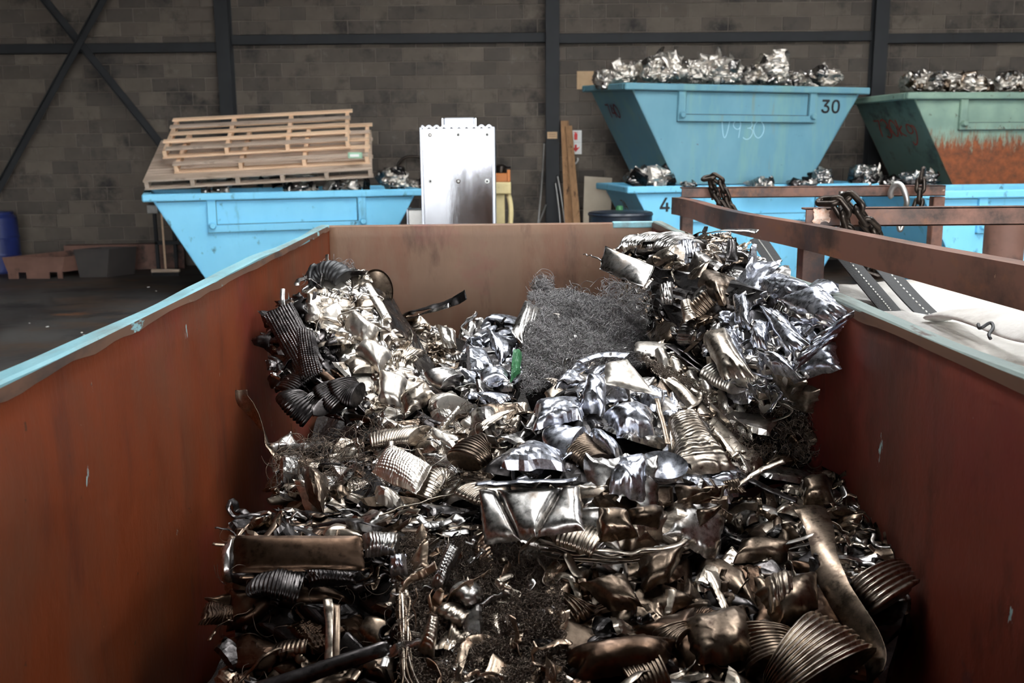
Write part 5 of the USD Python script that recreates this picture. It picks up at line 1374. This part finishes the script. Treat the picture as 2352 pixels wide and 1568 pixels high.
part(t, "shell", lathe([(0, 0), (dr, 0), (dr + .01, .02), (dr, .04), (dr, z1 * .33), (dr + .012, z1 * .34), (dr, z1 * .36), (dr, z1 * .66), (dr + .012, z1 * .67), (dr, z1 * .69), (dr, z1 - .04), (dr + .012, z1 - .02), (dr, z1)], 40), "darkblue", 40)
part(t, "lid", lathe([(0, z1 - .01), (dr * .95, z1 - .012), (dr * .97, z1 + .004), (dr * .4, z1 + .015), (0, z1 + .02)], 40), "darkblue", 40)
part(t, "cap", move(lathe([(0, 0), (.04, 0), (.035, .05), (0, .055)], 16), (.0, .1, z1 + .01)), "green", 40, "green cap")

# ------------------------------------------------------------------ left background
t = thing("plastic_drum", "dark blue plastic drum at the left edge against the block wall", "drum", (float(at(-6, 540, 14.6)[0]), 14.6, 0))
zt_ = float(at(10, 490, 14.6)[2])
part(t, "shell", lathe([(0, 0), (.27, 0), (.29, .03), (.29, .25), (.3, .27), (.29, .29), (.29, .5), (.3, .52), (.29, .54), (.28, zt_ - .06), (.22, zt_), (0, zt_)], 36), "navy", 40)
part(t, "lid_ring", lathe([(.2, zt_ - .01), (.24, zt_ - .01), (.24, zt_ + .02), (.2, zt_ + .02)], 36), "navy", 40)


def tray(P, Q, hgt, dirv, L, label, m, pockets=True):
    """Low open steel tray: P, Q are the top corners of its near end; it runs back along dirv."""
    ex = unit((Q - P) * (1, 1, 0)); W = float(np.linalg.norm((Q - P)[:2]))
    ey = unit(np.asarray(dirv, float))
    o = thing("steel_tray", label, "tray", (P[0], P[1], 0), np.stack([ex, ey, (0, 0, 1.0)], 1))
    i = .1
    zp = .09
    for x0, x1 in ([(0 + i * .6, W * .22), (W * .36, W * .72), (W * .86, W - i * .6)] if pockets else []):
        part(o, "foot", box(x0, x1, 0, .02, .0, zp, .002), m)
    z0 = zp if pockets else 0
    part(o, "end_plate", extrude([(0, 0, hgt), (W, 0, hgt), (W - i * .6, 0, z0), (i * .6, 0, z0)], (0, .015, 0)), m)
    part(o, "end_plate", extrude([(0, L, hgt), (W, L, hgt), (W - i * .6, L, z0), (i * .6, L, z0)], (0, .015, 0)), m)
    part(o, "side_plate", extrude([(0, .016, hgt), (0, L, hgt), (i * .6, L, z0), (i * .6, .016, z0)], (.012, 0, 0)), m)
    part(o, "side_plate", extrude([(W, .016, hgt), (W, L, hgt), (W - i * .6, L, z0), (W - i * .6, .016, z0)], (-.012, 0, 0)), m)
    part(o, "base_plate", box(i * .6, W - i * .6, .016, L, z0, z0 + .012, .001), m)
    return o


Yt = float(atz(80, 640, 0)[1])
P, Q = at(4, 591, Yt), at(148, 591, Yt)
tray(P, Q, float(P[2]), (.55, 1, 0), 1.1, "low rusty steel tray with two fork slots at the left edge of the floor", "rusty_plate")
Yt = 13.9
P, Q = at(168, 573, Yt), at(250, 571, Yt)
tray(P, Q, float(P[2]), (.6, 1, 0), .45, "smaller dark steel tray behind the tray with fork slots", "darkplate", False)
a, b = at(146, 566, 14.75), at(420, 556, 14.9)
t = thing("kerb_beam", "long low brown steel beam lying along the foot of the block wall", "beam", (a[0], a[1], 0))
d = unit((b - a) * (1, 1, 0)); L = float(np.linalg.norm((b - a)[:2])); h = float(a[2])
n = np.array([-d[1], d[0], 0])
part(t, "web", extrude([(0, 0, 0), d * L, d * L + (0, 0, h), (0, 0, h)], n * .015), "rusty_plate")
part(t, "top_flange", extrude([n * .0 + (0, 0, h), d * L + (0, 0, h), d * L + n * .2 + (0, 0, h), n * .2 + (0, 0, h)], (0, 0, .012)), "rusty_plate")
t = thing("plastic_bag", "small crumpled white plastic bag on the dark tray edge by the left wall", "bag", (at(106, 590, 14.7)[0], 14.7, .0))
v, f = lathe([(0, 0), (.1, 0), (.13, .1), (.1, .18), (.03, .2), (0, .2)], 20)
part(t, "bag", (v + (meshkit.noise(v * 18)[:, None] - .5) * .06, f), "white", True)
a = np.array([at(379, 600, 14.0)[0], 14.0, 0])
t = thing("push_broom", "wide push broom standing upright on the floor left of the left blue skip", "broom", a)
zt_ = float(at(378, 482, a[1])[2])
part(t, "handle", sweep([(0, 0, .09), (0, .0, zt_)], circ(.014, 10)), "wood", True)
part(t, "head", box(-.2, .2, -.03, .03, .05, .095, .008), "wood_grey")
for k in range(20):
    part(t, "bristle_tuft", extrude([(-.19 + k * .019, -.025, .05), (-.178 + k * .019, -.025, .05), (-.178 + k * .019, .025, .05), (-.19 + k * .019, .025, .05)], (0, 0, -.05)), "black")
t = thing("steel_stand", "dark steel stand with crossbars behind the left end of the left blue skip", "stand", (at(358, 600, 14.2)[0], 14.2, 0))
zt_ = float(at(360, 470, 14.2)[2])
for x, y in ((0, 0), (.16, .3), (.62, 0), (.62, .3)):
    part(t, "leg", box(x, x + .045, y, y + .045, 0, zt_, .004), "steel_paint")
for z in (zt_ - .05, .42):
    part(t, "crossbar", box(0, .665, 0, .04, z, z + .05, .004), "steel_paint")
part(t, "top_plate", box(-.03, .7, -.02, .37, zt_, zt_ + .02, .003), "steel_paint")
part(t, "corner_block", box(-.05, .1, -.06, -.02, zt_ - .12, zt_ - .0, .006), "galv")
for k in range(8):
    q = atz(rng.uniform(20, 470), rng.uniform(650, 800), 0)
    t = thing("litter_scrap", "tiny pale scrap lying on the dark floor left of the bin", "litter", q, rz(rng.uniform(0, 6)), group="pale litter on the floor")
    part(t, "chip", box(-.012, .012 + rng.uniform(0, .012), -.008, .008, 0, .006, .001), "white")

# ------------------------------------------------------------------ bag frame on the right
RAIL = M["rail"]
zr = float(at(1553, 452, 6.0)[2])
fr = thing("bag_frame", "brown steel frame of rails and posts right of the bin, holding a white bulk bag", "steel frame", (at(1870, 520, 4.05)[0], 4.05, 0))
cpath = [at(1553, 472, 6.0), at(1590, 479, 5.75), at(1640, 495, 5.25), at(1700, 511, 4.8), at(1850, 541, 4.0), at(2100, 598, 2.95), at(2352, 655, 2.25), at(2700, 735, 1.7)]
cp = smoothpath(cpath, 60)
ch = np.array([(-.03, -.05), (.03, -.05), (.03, .05), (-.03, .05)])
part(fr, "side_rail", sweep(cp, ch, up_=(0, 0, 1)), RAIL, world=True, label="long bent side rail")
pr = at(1577, 500, 6.05)
part(fr, "post", box(pr[0] - .035, pr[0] + .035, pr[1] - .035, pr[1] + .035, 0, zr - .09, .004), RAIL, world=True)
pm = at(1870, 560, 4.0)
for dx, dy, w, d in ((0, 0, .088, .008), (-.04, .04, .008, .08)):
    part(fr, "post", box(pm[0] + dx - w / 2, pm[0] + dx + w / 2, pm[1] + dy - d / 2, pm[1] + dy + d / 2, 0, zr - .1, .002), RAIL, world=True)
za = float(at(1850, 477, 4.05)[2])
p = at(1846, 500, 4.05)


def channel(x0, x1, y, z, h, nm, lab):
    part(fr, nm, join(box(x0, x1, y, y + .008, z - h, z, .002), box(x0, x1, y, y + .07, z - .008, z, .002), box(x0, x1, y, y + .07, z - h, z - h + .008, .002)), RAIL, world=True, label=lab)


channel(p[0], p[0] + 1.75, 4.02, za, .075, "cross_rail", "nearer channel cross rail")
p2 = at(1565, 430, 6.1)
za2 = float(at(1800, 428, 6.1)[2])
xr = float(at(2168, 450, 6.1)[0])
channel(p2[0], xr, 6.08, za2, .065, "cross_rail", "farther channel cross rail")
pr2 = at(2152, 500, 6.12)
part(fr, "post", box(pr2[0] - .035, pr2[0] + .035, 6.1, 6.17, 0, za2 - .07, .004), RAIL, world=True)
xe = p[0] + 1.7
part(fr, "side_rail", box(xe - .03, xe + .03, 1.5, 5.0, zr - .1, zr, .004), RAIL, world=True, label="far side rail outside the picture")
part(fr, "post", box(xe - .03, xe + .03, 4.0, 4.07, 0, zr - .1, .004), RAIL, world=True)
for px, py, y, lab in ((1641, 425, 6.06, ""), (1937, 475, 4.0, "")):
    q = at(px, py, y)
    part(fr, "pin", sweep([q + (0, .03, -.09), q + (0, .03, .06)], circ(.011, 10)), "galv", True, world=True)
# weld blobs of pale splash on the near cross rail
part(fr, "weld_patch", patch(q3((1868, 478, 4.012), (1908, 480, 4.012), (1905, 512, 4.012), (1866, 512, 4.012)), "plate", rng, bulge=.003, amp=.002, depth=.001, jag=.12, solid=.002), mat("weld_splash", lin(176, 128, 100), lin(206, 190, 180), 40, (.4, .6), .4), True, "pale weld splash", world=True)


def chain(pts, link, r, label, m="darkmetal"):
    P = smoothpath(pts, 200)
    s = np.r_[0, np.cumsum(np.linalg.norm(np.diff(P, axis=0), axis=1))]
    o = thing("chain", label, "chain", P[0], group="chains on the brown frame")
    step = link * .72
    n = int(s[-1] / step)
    for k in range(n + 1):
        c = np.array([np.interp(k * step, s, P[:, i]) for i in range(3)])
        d = unit(np.array([np.interp(min(k * step + .01, s[-1]), s, P[:, i]) for i in range(3)]) - np.array([np.interp(max(k * step - .01, 0), s, P[:, i]) for i in range(3)]))
        a = unit(np.cross(d, (.31, .9, .2)))
        b = np.cross(d, a)
        e = (a + b * .25) if k % 2 else (b - a * .25)
        e = unit(e)
        hl, hw = link / 2 - link * .24, link * .24
        loop = [c + d * (hl * (1 if math.cos(t) >= 0 else -1) + hw * math.cos(t)) + e * hw * math.sin(t) for t in np.linspace(-np.pi / 2, 1.5 * np.pi, 20, endpoint=False)]
        part(o, "link", sweep(loop, circ(r, 8), closed=True), m, True, world=True)
    return o


chain([at(1628, 408, 6.0), at(1650, 412, 5.98), at(1664, 440, 5.98), at(1676, 470, 5.98), at(1690, 496, 5.98)], .075, .012, "dark heavy chain draped over the farther cross rail at its left end")
chain([at(1634, 420, 6.02), at(1645, 450, 5.99), at(1662, 480, 5.97), at(1672, 500, 5.97)], .075, .012, "second strand of dark chain just left of the other on the farther rail")
chain([at(1902, 462, 3.96), at(1925, 470, 3.93), at(1940, 500, 3.93), at(1952, 545, 3.95)], .085, .0125, "left strand of brown rusty chain on the nearer cross rail")
chain([at(1937, 456, 3.98), at(1962, 466, 3.93), at(1980, 495, 3.93), at(2000, 520, 3.95), at(2020, 545, 4.0)], .085, .0125, "right strand of dark chain on the nearer cross rail")
chain([at(2118, 402, 6.0), at(2114, 430, 5.99), at(2112, 455, 5.99), at(2105, 480, 5.99)], .085, .013, "short dark chain hanging near the right end of the farther rail")
chain([at(1985, 575, 3.8), at(1995, 610, 3.78), at(2010, 628, 3.75), at(2030, 628, 3.72)], .075, .0115, "chain end hooked into the wide black sling")
t = thing("lifting_hook", "bent pale steel hook hung over the farther cross rail", "hook", at(2068, 430, 6.0))
part(t, "hook", sweep(smoothpath([at(2048, 452, 6.04), at(2050, 432, 6.02), at(2062, 422, 6.0), at(2074, 432, 5.98), at(2080, 470, 5.98)], 40), circ(.017, 10)), "galv", True, world=True)
part(t, "shank_loop", sweep(smoothpath([at(2080, 470, 5.98), at(2076, 505, 5.98), at(2068, 528, 5.98), at(2064, 505, 5.98)], 30), circ(.014, 10)), "galv", True, world=True)


def sling(pts, w, label, n=50):
    P = smoothpath(pts, n)
    o = thing("lifting_sling", label, "sling", P[0], group="black slings of the bag frame")
    side = unit(np.cross(P[-1] - P[0], (0, 1, 0)))
    nrm = unit(np.cross(P[-1] - P[0], side))
    if nrm @ (CAM - P[0]) < 0: nrm = -nrm
    part(o, "webbing", sweep(P, rect(w, .006), up_=nrm), "strap", True, world=True)
    for k in range(2, n - 3, 2):
        a, b = P[k] + nrm * .005, P[k] * .3 + P[k + 1] * .7 + nrm * .005
        part(o, "stitch", sweep([a, b], rect(.004, .003), up_=nrm), "stitch", world=True)
    return o


sling([at(1918, 560, 3.8), at(1950, 600, 3.72), at(2000, 660, 3.55), at(2050, 720, 3.3)], .062, "narrower black sling with white stitching nearest the frame post")
sling([at(2030, 612, 3.7), at(2075, 665, 3.5), at(2140, 730, 3.25), at(2205, 775, 3.0)], .085, "wide black sling with white stitching lying on the white bag")
sling([at(1738, 545, 5.0), at(1760, 575, 4.9), at(1780, 605, 4.8)], .075, "short black strap hanging behind the right bright bale")
t = thing("rusty_drum", "small rust-brown drum with a domed lid at the right edge behind the nearer rail", "drum", (at(2312, 480, 7.4)[0], 7.4, 0))
zt_ = float(at(2312, 474, 7.4)[2])
part(t, "shell", lathe([(0, 0), (.14, 0), (.14, zt_ * .5), (.145, zt_ * .51), (.14, zt_ * .52), (.14, zt_ - .05)], 32), "rusty_plate", 40)
part(t, "lid", lathe([(.145, zt_ - .06), (.148, zt_ - .03), (.12, zt_ - .006), (0, zt_)], 32), "rusty_plate", 40)
# bulk bag
bx0, by0 = 1.2, 2.3
t = thing("bulk_bag", "slumped white woven bulk bag inside the brown steel frame", "bulk bag", (1.75, 3.1, 0))
nu = 70
U, V = np.meshgrid(np.linspace(0, 1, nu), np.linspace(0, 1, nu))
X, Y = 1.08 + 1.45 * U, 2.1 + 2.0 * V
ed = np.minimum(1, 9 * np.minimum(np.minimum(U, 1 - U), np.minimum(V, 1 - V)))
q = np.stack([X * 2.2, Y * 2.2, X * 0], -1)
Z = .99 + .13 * V + .10 * meshkit.fbm(q, 3, 4) - .16 * np.clip(U - .35, 0, 1) * V + .05 * np.abs(np.sin(3.1 * X + 2.3 * Y)) - .9 * (1 - ed) ** 2 + .04 * (meshkit.noise(q * 3.5) - .5)
part(t, "top_fabric", (np.stack([X, Y, Z], -1).reshape(-1, 3), grid_faces(nu, nu)), "bag", True, world=True)
part(t, "side_fabric", box(1.09, 2.52, 2.11, 4.09, .02, .5, .06), "bag", world=True)
for k in range(1):
    fold = smoothpath([at(2160 + 60 * k, 728 + k * 35, 3.1 - .2 * k), at(2230 + 30 * k, 722 + k * 40, 2.95 - .2 * k), at(2300, 740 + k * 42, 2.8 - .2 * k), at(2400, 760 + k * 45, 2.6 - .2 * k)], 40)
    part(t, "rolled_edge", sweep(fold + (0, 0, .0), circ(.028, 12) * (2.2, .5), .5), "bag", True, world=True)
part(t, "tie_cord", sweep(smoothpath([at(2225, 745, 2.85), at(2240, 748, 2.82), at(2252, 742, 2.82), at(2258, 752, 2.8), at(2250, 765, 2.78), at(2252, 778, 2.76)], 30) - fwd * .06, circ(.005, 6)), "black", True, "black tie cord", world=True)
